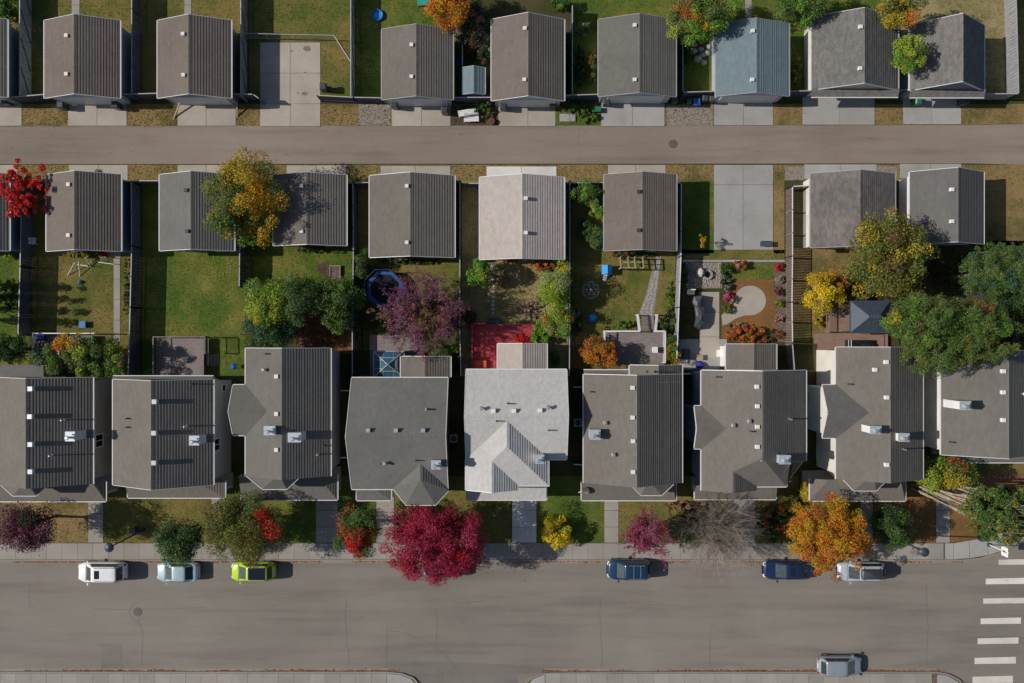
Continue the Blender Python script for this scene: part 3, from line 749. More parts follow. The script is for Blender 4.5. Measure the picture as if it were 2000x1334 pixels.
# ------------------------------------------------------------ houses
EZ = 5.5; PIT = 28.3; MM = math.tan(R(PIT))
HW = 'trim_white'
def house(label, cxp, cyp): 
    return thing('house', label, 'house', (wx(cxp), wy(cyp), 0), group='two storey houses in the front row')
def bay(t, mat, e, apex, zap, ze=EZ):
    """clipped hip roof over the bay at the front: eave points e[] west to east, one apex"""
    v = [P(x, y, ze) for x, y in e]; a = P(apex[0], apex[1], zap)
    for p, q in zip(v, v[1:]): slope(t, [a, p, q], mat)
    edge(t, 'gutter', [((p[0],p[1]-.03,p[2]),(q[0],q[1]-.03,q[2])) for p, q in zip(v, v[1:])], HW)
    pts = [(x, y) for x, y, _ in v]
    inset = [(x+(.3 if i in (0,1) else -.3), y+.3) for i, (x, y) in enumerate(pts)]
    part(t, 'wall', MB().prism(inset+[(inset[-1][0], inset[-1][1]+1.2), (inset[0][0], inset[0][1]+1.2)], -0.1, ze-0.05), t['w'])
def porch(t, mat, xl, xr, yt, yb, ze=2.95, m=0.36, hipW=0, hipE=0, gut=HW):
    """low hipped lean-to roof over the front porch, with posts and floor"""
    S_ = faceS(wy(yb, ze), ze, m)
    x0, x1 = wx(xl, ze), wx(xr, ze); y0 = wy(yb, ze)
    y1 = wy(yt, ze+0.9)
    zt = S_.z(0, y1); hw_, he_ = (y1-y0)*hipW, (y1-y0)*hipE
    slope(t, [(x0,y0,ze),(x1,y0,ze),(x1-he_,y1,zt),(x0+hw_,y1,zt)], mat)
    if hipE: slope(t, [(x1,y0,ze),(x1,y1,ze),(x1-he_,y1,zt)], mat)
    if hipW: slope(t, [(x0,y0,ze),(x0+hw_,y1,zt),(x0,y1,ze)], mat)
    segs = [((x0,y0-.05,ze),(x1,y0-.05,ze))]
    edge(t, 'gutter', segs, gut)
    edge(t, 'gutter', [((x0-.05,y0,ze),(x0-.05,y1,ze))], gut); edge(t, 'gutter', [((x1+.05,y0,ze),(x1+.05,y1,ze))], gut)
    part(t, 'porch_floor', MB().box(x0+.3,y0+.4,-0.1,x1-.3,y1+.3,0.35), 'concrete_walk')
    for x in (x0+.45, x1-.45): part(t, 'porch_post', MB().box(x-.08,y0+.5,0.35,x+.08,y0+.66,ze-.1), 'trim_white')
    return S_
def cross_gable_w(t, g, xl, yN, yS, mat, wall):
    ze, m = g['ze'], g['m']
    x0 = wx(xl, ze); ya, yb = wy(yN, ze), wy(yS, ze); ym = (ya+yb)/2; zr = ze+m*(ya-yb)/2
    xa = g['x0']+(zr-ze)/m
    slope(t, [(x0,ya,ze),(x0,ym,zr),(xa,ym,zr+.02),(g['x0'],ya,ze+.02)], mat)
    slope(t, [(x0,yb,ze),(g['x0'],yb,ze+.02),(xa,ym,zr+.02),(x0,ym,zr)], mat)
    edge(t, 'gutter', [((x0,ya+.04,ze),(g['x0'],ya+.04,ze))], HW); edge(t, 'gutter', [((x0,yb-.04,ze),(g['x0'],yb-.04,ze))], HW)
    edge(t, 'rake_board', [((x0-.02,ya,ze),(x0-.02,ym,zr)),((x0-.02,ym,zr),(x0-.02,yb,ze))], HW, 0.05, 0.18, 0.045)
    gable_walls(t, x0+.3, g['wx0']+.5, yb+.3, ya-.3, ze+m*.3-.13, m, wall, 'x')
def fill_windows(t, g, n_front=2):
    y = g['wy0']; xs = np.linspace(g['wx0']+.8, g['wx1']-2.0, n_front)
    for x in xs: window(t, '-y', y, x, x+1.3, 3.5, 4.7)
    house_door(t, '-y', y, g['xm']+.3, g['xm']+1.25, 0.35, 2.4)
    window(t, '-y', y, g['wx0']+.9, g['wx0']+2.5, 1.0, 2.3)
    y = g['wy1']
    window(t, '+y', y, g['wx0']+.8, g['wx0']+2.2, 3.5, 4.7); window(t, '+y', y, g['wx1']-2.2, g['wx1']-.9, 3.5, 4.7)
    window(t, '+y', y, g['wx1']-2.6, g['wx1']-.9, 0.9, 2.2); house_door(t, '+y', y, g['wx0']+1.0, g['wx0']+1.95, 0.6, 2.65, 'glass_dark')
def ng(L, T, Rr, B): NOGRASS.append(((L-1000)*.93+1000, (T-667)*.93+667, (Rr-1000)*.93+1000, (B-667)*.93+667))

# house 1
t = house('dark striped roof house cut off by the photo edge, four blue vents', 80, 830); t['w'] = 'side_taupe'
g = gable_y(t, -16, 182, 737, 945, EZ, PIT, 'roof_taupe', 'side_taupe', rake='north'); ng(-16,737,182,975)
vents(t, g['pl'], [(64,759),(63,813),(64,867),(64,920)], 'cap_metal', 0.42, 0.42); pipes(t, g['pl'], [(126,820),(103,889)], 'galvanised', 0.06, 0.6)
chimney(t, g['pl'], 127, 843, 146, 862, 1.35)
bay(t, 'roof_taupe', [(2,947),(25,968),(71,968),(93,946)], (50,940), 6.9)
porch(t, 'roof_taupe', -40, 207, 944, 979, hipE=0.5)
window(t, '+x', g['wx1'], wy(873,4.2), wy(850,4.2), 3.2, 4.4); fill_windows(t, g)
slope(t, [P(-30,713,3.3), P(-30,736,3.9), P(85,736,3.9), P(85,713,3.3)], 'roof_grey')
part(t, 'wall', MB().box(wx(-30,3)+.2, wy(735,3), -.1, wx(85,3)-.2, wy(716,3), 3.15), 'side_taupe')
# house 2
t = house('house with three blue roof vents behind the grey plank deck', 320, 840); t['w'] = 'side_beige'
g = gable_y(t, 221, 417, 741, 947, EZ, PIT, 'roof_taupe', 'side_beige'); ng(221,741,417,972)
vents(t, g['pl'], [(305,784),(304,845),(304,903)], 'cap_metal', 0.42, 0.42); pipes(t, g['pl'], [(365,832)], 'galvanised', .07, .7)
pipes(t, g['pl'], [(250,817),(250,834),(376,750)])
chimney(t, g['pl'], 369, 851, 389, 870, 1.25)
porch(t, 'roof_taupe', 250, 440, 942, 972, hipE=1.6)
window(t, '+x', g['wx1'], wy(880,4.0), wy(858,4.0), 3.1, 4.3); window(t, '+x', g['wx1'], wy(763,1.9), wy(752,1.9), 1.6, 2.4); fill_windows(t, g)
a, b = P(221,735,5.2), P(417,735,5.2)
slope(t, [a, b, (b[0],g['y1']+.1,5.45), (a[0],g['y1']+.1,5.45)], 'roof_grey'); edge(t, 'gutter', [((a[0],a[1]+.05,a[2]),(b[0],b[1]+.05,b[2]))], HW)
# house 3
t = house('house with a pointed west side gable and two metal chimneys', 560, 815); t['w'] = 'side_paleblue'
g = gable_y(t, 480, 646, 680, 930, EZ, 27.8, 'roof_olive', 'side_paleblue', rake='north'); ng(450,680,646,972)
cross_gable_w(t, g, 455, 752, 850, 'roof_olive', 'side_paleblue')
vents(t, g['pl'], [(541,735),(541,808),(541,878)]); round_caps(t, g['pl'], [(517,722)]); pipes(t, g['pl'], [(521,691),(634,870)]); pipes(t, g['pl'], [(622,887)], 'galvanised', .07, .6)
chimney(t, g['pl'], 515, 832, 537, 850, 1.1); chimney(t, g['pl'], 562, 845, 588, 864, 1.4)
bay(t, 'roof_olive', [(477,926),(513,955),(560,955),(584,933)], (545,928), 6.7)
porch(t, 'roof_olive', 472, 659, 930, 976, hipE=0.7)
window(t, '+x', g['wx1'], wy(722,4), wy(702,4), 3.2, 4.4); fill_windows(t, g)
# house 4
t = house('house with smooth grey roof and a hipped turret over its front corner', 780, 850); t['w'] = 'side_taupe'
def gable_x(t, L, Rr, T, B, ze, pitch, mat, wall, south=True):
    x0, x1 = wx(L, ze), wx(Rr, ze); y1, y0 = wy(T, ze), wy(B, ze)
    m = math.tan(R(pitch)); ym = (y0+y1)/2; zr = ze+m*(y1-y0)/2
    slope(t, [(x0,y1,ze),(x0,ym,zr),(x1,ym,zr),(x1,y1,ze)], mat)
    if south: slope(t, [(x0,y0,ze),(x1,y0,ze),(x1,ym,zr),(x0,ym,zr)], mat)
    cap = MB(); n = int((x1-x0)/0.3)
    for i in range(n):
        a = x0+(x1-x0)*i/n; b = x0+(x1-x0)*(i+1)/n
        cap.add([(a,ym-.14,zr-.14*m+.035),(a,ym,zr+.035),(a,ym+.14,zr-.14*m+.035),(b,ym-.14,zr-.14*m+.05),(b,ym,zr+.05),(b,ym+.14,zr-.14*m+.05)], [(0,3,4,1),(1,4,5,2),(0,1,2),(3,5,4)])
    part(t, 'ridge_cap', cap, mat)
    edge(t, 'gutter', [((x0,y1+.05,ze),(x1,y1+.05,ze))], HW)
    for x in (x0-.02, x1+.02): edge(t, 'rake_board', [((x,y0,ze),(x,ym,zr)),((x,ym,zr),(x,y1,ze))], 'trim_white', 0.045, 0.17, 0.045)
    o = .38
    gable_walls(t, x0+o, x1-o, y0+o, y1-o, ze+m*o-.13, m, wall, 'x')
    return dict(N=faceN(y1,ze,m), S=faceS(y0,ze,m), pl=[faceN(y1,ze,m), faceS(y0,ze,m)], x0=x0,x1=x1,y0=y0,y1=y1,xm=(x0+x1)/2,ym=ym,zr=zr,ze=ze,m=m,wx0=x0+o,wx1=x1-o,wy0=y0+o,wy1=y1-o)
g = gable_x(t, 687, 875, 738, 955, EZ, 28, 'roof_grey', 'side_taupe'); ng(687,700,875,985)
edge(t, 'gutter', [((g['x0'],g['y0']-.05,EZ),(wx(768,EZ),g['y0']-.05,EZ))], HW)
zr_ = 6.75
A = P(821,903,zr_); Bp = P(821,937,zr_); c = [P(768,955,EZ), P(793,986,EZ), P(850,986,EZ), P(876,958,EZ)]
up = lambda p, d=.02: (p[0], p[1], p[2]+d)
slope(t, [up(A), up(c[0]), up(Bp)], 'roof_grey'); slope(t, [Bp, c[0], c[1]], 'roof_grey'); slope(t, [Bp, c[1], c[2]], 'roof_grey')
slope(t, [Bp, c[2], c[3]], 'roof_grey', 0.24, 0.04); slope(t, [up(A), up(Bp), up(c[3])], 'roof_grey', 0.24, 0.04)
edge(t, 'gutter', [((p[0],p[1]-.04,p[2]),(q[0],q[1]-.04,q[2])) for p, q in zip(c, c[1:])], HW)
part(t, 'wall', MB().prism([(c[0][0]+.3,c[0][1]+.6),(c[1][0]+.2,c[1][1]+.35),(c[2][0]-.2,c[2][1]+.35),(c[3][0]-.4,c[3][1]+.6)], -.1, EZ-.05), 'side_taupe')
vents(t, g['pl'], [(720,840),(774,840),(827,840)], 'galvanised', .36, .3)
pipes(t, g['pl'], [(745,905),(813,899)]); pipes(t, g['pl'], [(833,799)], 'galvanised', .08, .6); round_caps(t, g['pl'], [(752,904)])
chimney(t, g['pl'], 842, 899, 861, 917, 1.2); fill_windows(t, g)
porch(t, 'roof_grey', 697, 764, 955, 977, hipE=1.3)
gw = gable_y(t, 783, 880, 696, 737, 3.0, 19, 'roof_taupe', 'side_taupe', 0.25)
# house 5: lot brightening put into its roof colour
t = house('house with shingles brightened to pale grey behind the red deck', 1005, 840); t['w'] = 'side_cream'
M5 = 'roof_grey_brightened'
g = gable_x(t, 910, 1107, 722, 897, EZ, 27, M5, 'side_cream', south=False); ng(910,675,1107,975)
m = g['m']; xw, xe, ys = wx(910,EZ), wx(1071,EZ), wy(948,EZ)
mg = (wx(991,7.2)-xw); zr5 = EZ+0.5*(xe-xw)/2
W5, E5, S5, SM = faceW(xw,EZ,.5), faceE(xe,EZ,.5), faceS(ys,EZ,.5), g['S']
xm5 = (xw+xe)/2
y_top = g['y0']+(zr5-EZ)/m           # where the front ridge meets the main slope
y_hip = ys+(zr5-EZ)/.5
xs1 = wx(1012,EZ); xsm = (xw+xs1)/2; zs = EZ+.5*(xsm-xw); ysf = wy(957,EZ); yS1 = ys+(zs-EZ)/.5
# main south slope right and left of the front ridge
slope(t, [(xm5,y_top,zr5),(xe,g['y0'],EZ),(g['x1'],g['y0'],EZ),(g['x1'],g['ym'],g['zr']),(xm5,g['ym'],g['zr'])], M5)
slope(t, [(xm5,y_top,zr5),(xm5,g['ym'],g['zr']),(g['x0'],g['ym'],g['zr']),(g['x0'],g['y0'],EZ)], M5)
slope(t, [(xw,g['y0'],EZ),(xw,ysf,EZ),(xsm,ysf,zs),(xsm,yS1,zs)], M5)
slope(t, [(xw,g['y0'],EZ),(xsm,yS1,zs),(xm5,y_hip,zr5),(xm5,y_top,zr5)], M5)
slope(t, [(xsm,ysf,zs),(xs1,ysf,EZ),(xs1,ys,EZ),(xsm,yS1,zs)], M5, 0.24, 0.04)
slope(t, [(xsm,yS1,zs),(xs1,ys,EZ),(xe,ys,EZ),(xm5,y_hip,zr5)], M5)
slope(t, [(xm5,y_hip,zr5),(xe,ys,EZ),(xe,g['y0'],EZ),(xm5,y_top,zr5)], M5, 0.24, 0.04)
edge(t, 'gutter', [((xs1,ys-.05,EZ),(xe,ys-.05,EZ)), ((xe+.05,ys-.1,EZ),(xe+.05,g['y0'],EZ)), ((xe,g['y0']-.05,EZ),(g['x1'],g['y0']-.05,EZ))], HW)
edge(t, 'gutter', [((xw-.05,ysf,EZ),(xw-.05,g['y0'],EZ))], HW)
edge(t, 'rake_board', [((xw,ysf-.02,EZ),(xsm,ysf-.02,zs)),((xsm,ysf-.02,zs),(xs1,ysf-.02,EZ))], HW, .05, .17, .045)
part(t, 'wall', MB().box(xw+.38, ys+.3, -.1, xe-.38, g['wy0']+.2, EZ+.05), 'side_cream')
vents(t, g['pl'], [(964,802),(1004,802),(1055,801)], 'vent_white', .36, .32); round_caps(t, g['pl'], [(940,797),(1070,795)]); pipes(t, g['pl'], [(970,822),(1072,840),(992,788)])
chimney(t, [E5], 1045, 888, 1063, 906, 1.3, 'side_white'); fill_windows(t, dict(g, wy0=ys+.3, wx1=xe-.38))
porch(t, M5, 912, 1067, 950, 976)
gable_y(t, 972, 1068, 671, 722, 3.0, 20, 'roof_beige_brightened', 'side_cream', 0.25, lift=0.035)
# house 6
t = house('house with long striped slope behind the white railed deck', 1236, 840); t['w'] = 'side_grey'
g = gable_y(t, 1140, 1332, 731, 943, EZ, PIT, 'roof_taupe', 'side_grey', lift=0.04, rake='north'); ng(1140,712,1332,975)
gable_y(t, 1230, 1332, 713, 745, EZ-.01, PIT, 'roof_taupe', 'side_grey', lift=0.034)
a, b = P(1140,723,5.2), P(1230,723,5.2)
slope(t, [a, b, (b[0],g['y1']+.05,5.45), (a[0],g['y1']+.05,5.45)], 'roof_taupe'); edge(t, 'gutter', [((a[0],a[1]+.05,a[2]),(b[0],b[1]+.05,b[2]))], HW)
vents(t, g['pl'], [(1235,757),(1235,815),(1236,861),(1236,921)]); round_caps(t, g['pl'], [(1181,825),(1197,887)]); pipes(t, g['pl'], [(1154,765),(1264,726)])
chimney(t, g['pl'], 1152, 839, 1173, 859, 1.3)
bay(t, 'roof_taupe', [(1230,945),(1252,967),(1292,967),(1316,945)], (1268,938), 6.7)
porch(t, 'roof_taupe', 1136, 1320, 943, 977, hipE=.3); fill_windows(t, g)
# house 7
t = house('blue sided house with a small west gable and hipped front', 1470, 840); t['w'] = 'side_blue'
M7 = 'roof_taupe'; m = MM
x0, x1, y1 = wx(1370,EZ), wx(1574,EZ), wy(723,EZ); xm = (x0+x1)/2; zr = EZ+m*(xm-x0)
yE = wy(900,EZ); ys = wy(950,EZ); xe2 = wx(1536,EZ)
Wp, Ep = faceW(x0,EZ,m), faceE(x1,EZ,m)
yh = ys+(zr-EZ)/m*0.62; ms = (zr-EZ)/(yh-ys); Sp = faceS(ys,EZ,ms)
xs1 = wx(1478,EZ); xsm = (x0+xs1)/2; zs = EZ+m*(xsm-x0); ysf = wy(958,EZ); yS1 = ys+(zs-EZ)/ms
slope(t, [(x0,ysf,EZ),(xsm,ysf,zs),(xsm,yS1,zs),(xm,yh,zr),(xm,y1,zr),(x0,y1,EZ)], M7)
ze_c = Ep.z(xe2, 0); 
slope(t, [(xm,yh,zr),(x1,yE,EZ),(x1,y1,EZ),(xm,y1,zr)], M7, .236, .034)
slope(t, [(xm,yh,zr),(xe2,ys,EZ),(xe2,yE,ze_c),(x1,yE,EZ)], M7)
slope(t, [(xsm,ysf,zs),(xs1,ysf,EZ),(xs1,ys,EZ),(xsm,yS1,zs)], M7, .24, .04)
slope(t, [(xsm,yS1,zs),(xs1,ys,EZ),(xe2,ys,EZ),(xm,yh,zr)], M7)
edge(t, 'gutter', [((x0-.05,ysf,EZ),(x0-.05,y1,EZ))], HW); edge(t, 'gutter', [((x1+.05,yE,EZ),(x1+.05,y1,EZ))], HW); edge(t, 'gutter', [((xs1,ys-.05,EZ),(xe2,ys-.05,EZ)), ((xe2+.05,ys,EZ),(xe2+.05,yE,EZ))], HW)
edge(t, 'rake_board', [((x0,y1+.02,EZ),(xm,y1+.02,zr)),((xm,y1+.02,zr),(x1,y1+.02,EZ))], HW, .05, .17, .045)
g = dict(ze=EZ, m=m, x0=x0, x1=x1, xm=xm, wx0=x0+.38, wx1=x1-.38, wy0=ys+.3, wy1=y1-.3, pl=[Wp,Ep])
gable_walls(t, x0+.38, x1-.38, yE+.3, y1-.3, EZ+m*.38-.13, m, 'side_blue')
part(t, 'wall', MB().box(x0+.38, ys+.3, -.1, xe2-.3, yE+.3, EZ), 'side_blue')
cross_gable_w(t, g, 1356, 793, 876, M7, 'side_blue'); ng(1356,723,1574,975)
vents(t, g['pl'], [(1477,755),(1478,793),(1478,833),(1478,872)]); round_caps(t, g['pl'], [(1461,822),(1430,830)]); pipes(t, g['pl'], [(1400,736),(1466,842)]); pipes(t, g['pl'], [(1541,818)], 'galvanised', .08, .7)
chimney(t, [Ep], 1522, 889, 1545, 907, 1.3); fill_windows(t, g)
porch(t, M7, 1357, 1515, 950, 975)
gable_y(t, 1418, 1516, 672, 722, 3.0, 20, M7, 'side_white', .25)
# house 8
t = house('cream walled house with a broad west gable and two chimneys', 1715, 815); t['w'] = 'side_cream'
g = gable_y(t, 1633, 1802, 678, 936, EZ, PIT, 'roof_taupe', 'side_cream', lift=.04, rake='north'); ng(1605,678,1802,975)
cross_gable_w(t, g, 1606, 752, 855, 'roof_charcoal', 'side_cream')
vents(t, g['pl'], [(1729,707),(1730,776),(1730,907),(1707,722)]); round_caps(t, g['pl'], [(1648,796)]); pipes(t, g['pl'], [(1657,750)]); pipes(t, g['pl'], [(1763,877)], 'galvanised', .07, .6)
chimney(t, g['pl'], 1700, 832, 1722, 848, 1.3, 'side_white'); chimney(t, g['pl'], 1755, 846, 1777, 863, 1.2, 'side_white')
bay(t, 'roof_taupe', [(1634,922),(1667,958),(1711,958),(1733,936)], (1706,928), 6.7)
porch(t, 'roof_taupe', 1582, 1768, 938, 978, hipW=.7, hipE=.4); fill_windows(t, g)
# house 9
t = house('white walled house beside the tall poplars, cut off by the photo edge', 1900, 790); t['w'] = 'side_white'
g = gable_y(t, 1838, 2036, 684, 888, EZ, PIT, 'roof_olive', 'side_white'); ng(1838,684,2036,900)
vents(t, g['pl'], [(1957,725),(1957,766),(1957,820)]); pipes(t, g['pl'], [(1855,725),(1855,863)]); round_caps(t, g['pl'], [(1996,769)])
chimney(t, g['pl'], 1875, 783, 1897, 801, 1.9, 'side_white'); fill_windows(t, g)
porch(t, 'roof_olive', 1845, 2000, 884, 903)
# ------------------------------------------------------------ fences, decks, yard things
def fence(label, pts, mat='fence_wood', h=1.83, brace=False, cap='trim_grey', bay=2.4, gap=.03):
    v = [Vector((*P(x, y, h)[:2], 0)) for x, y in pts]
    t = thing('fence', label, 'fence', tuple(v[0]))
    for a, b in zip(v, v[1:]):
        d = b-a; L_ = d.length; d.normalize(); s_ = Vector((-d.y, d.x, 0))
        n = max(1, int(L_/0.15)); mb = MB()
        for i in range(n):
            p = a+d*(L_*(i+gap)/n); q = a+d*(L_*(i+1-gap)/n); o = s_*(0.012 if i % 2 else -0.012); hh = h+random.uniform(-.015,.01)-.03
            th = s_*0.011
            c = [p+o-th, q+o-th, q+o+th, p+o+th]
            if s_.x*1 < 0: pass
            mb.add([(k.x,k.y,0.02) for k in c]+[(k.x,k.y,hh) for k in c], [(0,1,5,4),(1,2,6,5),(2,3,7,6),(3,0,4,7),(4,5,6,7)])
        part(t, 'boards', mb, mat, kind='stuff')
        nb_ = max(1, round(L_/bay))
        for i in range(nb_+1):
            c = a+d*(L_*i/nb_)
            part(t, 'post', MB().box(c.x-.05,c.y-.05,-.1,c.x+.05,c.y+.05,h+.02), mat)
            if i < nb_:
                e = a+d*(L_*(i+1)/nb_)
                part(t, 'rail', MB().bar((c.x,c.y,h), (e.x,e.y,h), 0.085, 0.035), cap)
                part(t, 'rail', MB().bar((c.x-s_.x*.04,c.y-s_.y*.04,.5), (e.x-s_.x*.04,e.y-s_.y*.04,.5), 0.05, 0.09), mat)
                if brace:
                    east = Vector((.05, 0, 0))
                    part(t, 'brace', MB().bar((c.x+.05,c.y,h-.1), (e.x+.05,e.y,.2), 0.03, 0.12), 'fence_wood')
    return t
fence('pale grey fence with diagonal braces beside a cut off garage', [(38,-40),(38,187)], 'fence_pale', brace=True)
fence('tall dark fence between the two brown lane garages beyond the lane', [(257,-40),(257,186)])
fence('grey braced fence left of the stained parking pad', [(470,-40),(470,186)], 'fence_pale', brace=True)
fence('grey braced fence left of the paddling pool lawn', [(685,-40),(685,188)], 'fence_pale', brace=True)
fence('dark lane fence beside the cut off far garage', [(18,190),(87,184)])
fence('dark lane fence between the two brown far garages', [(236,184),(308,182)])
fence('dark lane fence left of the stained parking pad', [(453,183),(494,184),(505,192)])
fence('dark angled lane fence right of the stained parking pad', [(619,186),(690,190),(747,191)])
fence('thin fence behind the grey shed', [(903,80),(903,187)])
fence('lane fence in front of the grey shed', [(886,190),(960,190)])
fence('dark fence right of the strongly striped garage', [(1118,10),(1118,186)])
fence('lane fence left of the olive roofed garage', [(1103,186),(1169,184)])
fence('fence around the rubble yard left of the blue roofed garage', [(1334,80),(1334,180),(1398,178)])
fence('short lane fence right of the blue roofed garage', [(1542,178),(1585,177)])
fence('short lane fence between the two shake roofed garages', [(1755,176),(1777,175)])
fence('tall grey fence beyond the steep roofed garage', [(1984,-40),(1990,183),(1923,183)], 'fence_pale')
fence('dark fence between the maple garage and the striped lawn', [(41,415),(39,520),(35,655)])
fence('lane fence under the red maple', [(20,356),(92,354)])
fence('long dark fence right of the striped lawn', [(238,354),(256,354),(257,480),(254,600),(250,740)])
fence('short lane fence left of the grey tree covered garage', [(262,353),(312,353)])
fence('dark fence right of the even green lawn', [(468,480),(467,560)])
fence('dark fence between shaded garage and trampoline yard', [(678,357),(689,357),(690,490),(688,640),(688,780)])
fence('short lane fence left of the wide grey garage', [(693,357),(722,356)])
fence('fence hidden between trampoline yard and worn lawn', [(889,352),(898,353),(898,640),(900,735)])
fence('lane fence left of the beige roofed garage', [(904,358),(937,358)])
fence('fence between the worn lawn and the flagstone yard', [(1103,356),(1113,356),(1113,560),(1112,735)])
fence('lane fence above the leafy side garden', [(1117,357),(1180,356)])
fence('grey fence between flagstone yard and parking pad', [(1322,357),(1331,357),(1330,500),(1326,600),(1322,700)], 'fence_pale', cap='trim_white')
fence('weathered brown fence left of the golden lawn', [(1583,362),(1548,364),(1548,500),(1547,590),(1548,668)], 'fence_brown', cap='trim_white', gap=.17)
fence('brown fence piece between the two right hand houses rows', [(1548,672),(1552,722)], 'fence_brown')
fence('low white gate fence between house gaps beside the glass gazebo', [(664,763),(688,763)], 'fence_wood', 1.6, cap='trim_white')
fence('low gate fence between the pale house and the striped roof house', [(1119,756),(1138,756)], 'fence_wood', 1.6, cap='trim_white')
fence('low front gate fence in the gap right of the pale house', [(1120,907),(1138,908)], 'fence_wood', 1.6, cap='trim_white')
fence('low gate fence beside the purple flowers', [(1332,730),(1350,730)], 'fence_wood', 1.6, cap='trim_white')
fence('front gate fence in the gap left of the smooth grey roof', [(664,894),(680,894)], 'fence_wood', 1.6, cap='trim_white')
def rail_fence(label, pts, h, bay=2.0, mat='trim_grey'):
    v = [Vector((*P(x, y, h)[:2], 0)) for x, y in pts]
    t = thing('rail_fence', label, 'fence', tuple(v[0]))
    for a, b in zip(v, v[1:]):
        d = b-a; L_ = d.length; n = max(1, round(L_/bay)); wire = MB()
        for i in range(n+1):
            c = a+d*(i/n); part(t, 'post', MB().tube((c.x,c.y,-.05),(c.x,c.y,h), .03, .03, 8), mat)
        part(t, 'rail', MB().tube((a.x,a.y,h),(b.x,b.y,h), .035, .035, 8), mat)
        part(t, 'rail', MB().tube((a.x,a.y,.12),(b.x,b.y,.12), .025, .025, 6), mat)
        k = int(L_/.11)
        for i in range(k):
            c = a+d*(i/k); wire.tube((c.x,c.y,.12),(c.x,c.y,h), .008, .008, 3, False)
        part(t, 'pickets', wire, mat, kind='stuff')
rail_fence('low metal rail fence with an angled corner around the stained pad', [(473,65),(560,67),(652,69),(686,122)], 1.25)

def railing(t, pts, z, h=0.95, mat='trim_white', px=True, wd=.09):
    v = [Vector(P(x, y, z+h)) for x, y in pts]
    for p in v: part(t, 'rail_post', MB().box(p.x-.055,p.y-.055,z-.02,p.x+.055,p.y+.055,z+h), mat)
    for a, b in zip(v, v[1:]):
        part(t, 'handrail', MB().bar((a.x,a.y,z+h+.03),(b.x,b.y,z+h+.03), wd, .04), mat)
        L_ = (b-a).length; n = max(2, int(L_/.16)); m = MB()
        for i in range(1, n):
            c = a+(b-a)*(i/n); m.box(c.x-.016,c.y-.016,z,c.x+.016,c.y+.016,z+h-.005)
        m.bar((a.x,a.y,z+.13),(b.x,b.y,z+.13), .05, .04)
        part(t, 'balusters', m, mat, kind='stuff')
def deck(label, x0, y0, x1, y1, z, mat, along='x', rim=None):
    X0, X1, Y0, Y1 = wx(x0,z), wx(x1,z), wy(y1,z), wy(y0,z)
    t = thing('deck', label, 'deck', ((X0+X1)/2,(Y0+Y1)/2,0))
    mb = MB(); bw = .142
    if along == 'x':
        n = int((Y1-Y0)/bw)
        for i in range(n): mb.box(X0, Y0+i*bw+.01, z-.04+random.uniform(-.003,.003), X1, Y0+(i+1)*bw-.01, z+random.uniform(-.004,.004))
    else:
        n = int((X1-X0)/bw)
        for i in range(n): mb.box(X0+i*bw+.011, Y0, z-.04, X0+(i+1)*bw-.011, Y1, z+random.uniform(-.004,.004))
    part(t, 'deck_boards', mb, mat, kind='stuff')
    fr = MB().box(X0+.04, Y0+.04, z-.26, X1-.04, Y1-.04, z-.045)
    part(t, 'joist_frame', fr, rim or mat)
    for x in (X0+.15, X1-.15):
        for y in (Y0+.15, Y1-.15): part(t, 'post', MB().box(x-.06,y-.06,-.1,x+.06,y+.06,z-.26), rim or mat)
    NOGRASS.append((x0,y0,x1,y1)); return t
def one(name, label, cat, mb, mat, kind=None, smooth=False, group=None):
    xs = [v[0] for v in mb.v]; ys = [v[1] for v in mb.v]; zs = [v[2] for v in mb.v]
    loc = ((min(xs)+max(xs))/2, (min(ys)+max(ys))/2, min(zs))
    o = link(name, mb.mesh(name, mat, loc, smooth), None, loc)
    return tag(o, label, cat, group, kind)

d2 = deck('weathered grey plank deck behind the house with three blue vents', 306, 660, 398, 736, 0.9, 'deck_grey')
railing(d2, [(299,736),(299,658),(400,658)], 0.9, mat='deck_grey'); railing(d2, [(400,658),(400,690)], .9, mat='deck_grey')
for i in range(4):
    x0, x1 = wx(402+i*5, .7), wx(407+i*5, .7); part(d2, 'step', MB().box(x0, wy(714,.7), .55-.18*i, x1, wy(692,.7), .6-.18*i), 'deck_grey')
d1 = deck('small shaded deck with white rail under the leafy tree', 66, 655, 180, 720, 0.7, 'deck_grey'); railing(d1, [(63,712),(64,651),(184,651)], .7)
dr = deck('red painted deck with red bench behind the pale house', 923, 633, 1062, 722, 0.5, 'deck_red', 'y')
railing(dr, [(922,720),(922,632),(947,632)], .5, .85, 'deck_red')
for i in range(2): part(dr, 'step', MB().box(wx(952,.3), wy(632-5*i,.3), .02, wx(976,.3), wy(626-5*i,.3), .34-.17*i), 'blue_metal')
dw = deck('deck with white railing and stairs to the flagstone path', 1183, 648, 1297, 712, 1.0, 'deck_grey')
railing(dw, [(1181,690),(1181,647),(1250,647)], 1.0, wd=.14); railing(dw, [(1281,647),(1299,647),(1299,708)], 1.0, wd=.14)
for i in range(5):
    z = .85-.17*i; part(dw, 'step', MB().box(wx(1253,z), wy(645-5.5*i,z)-.02, z-.05, wx(1277,z), wy(639-5.5*i,z), z), 'deck_grey')
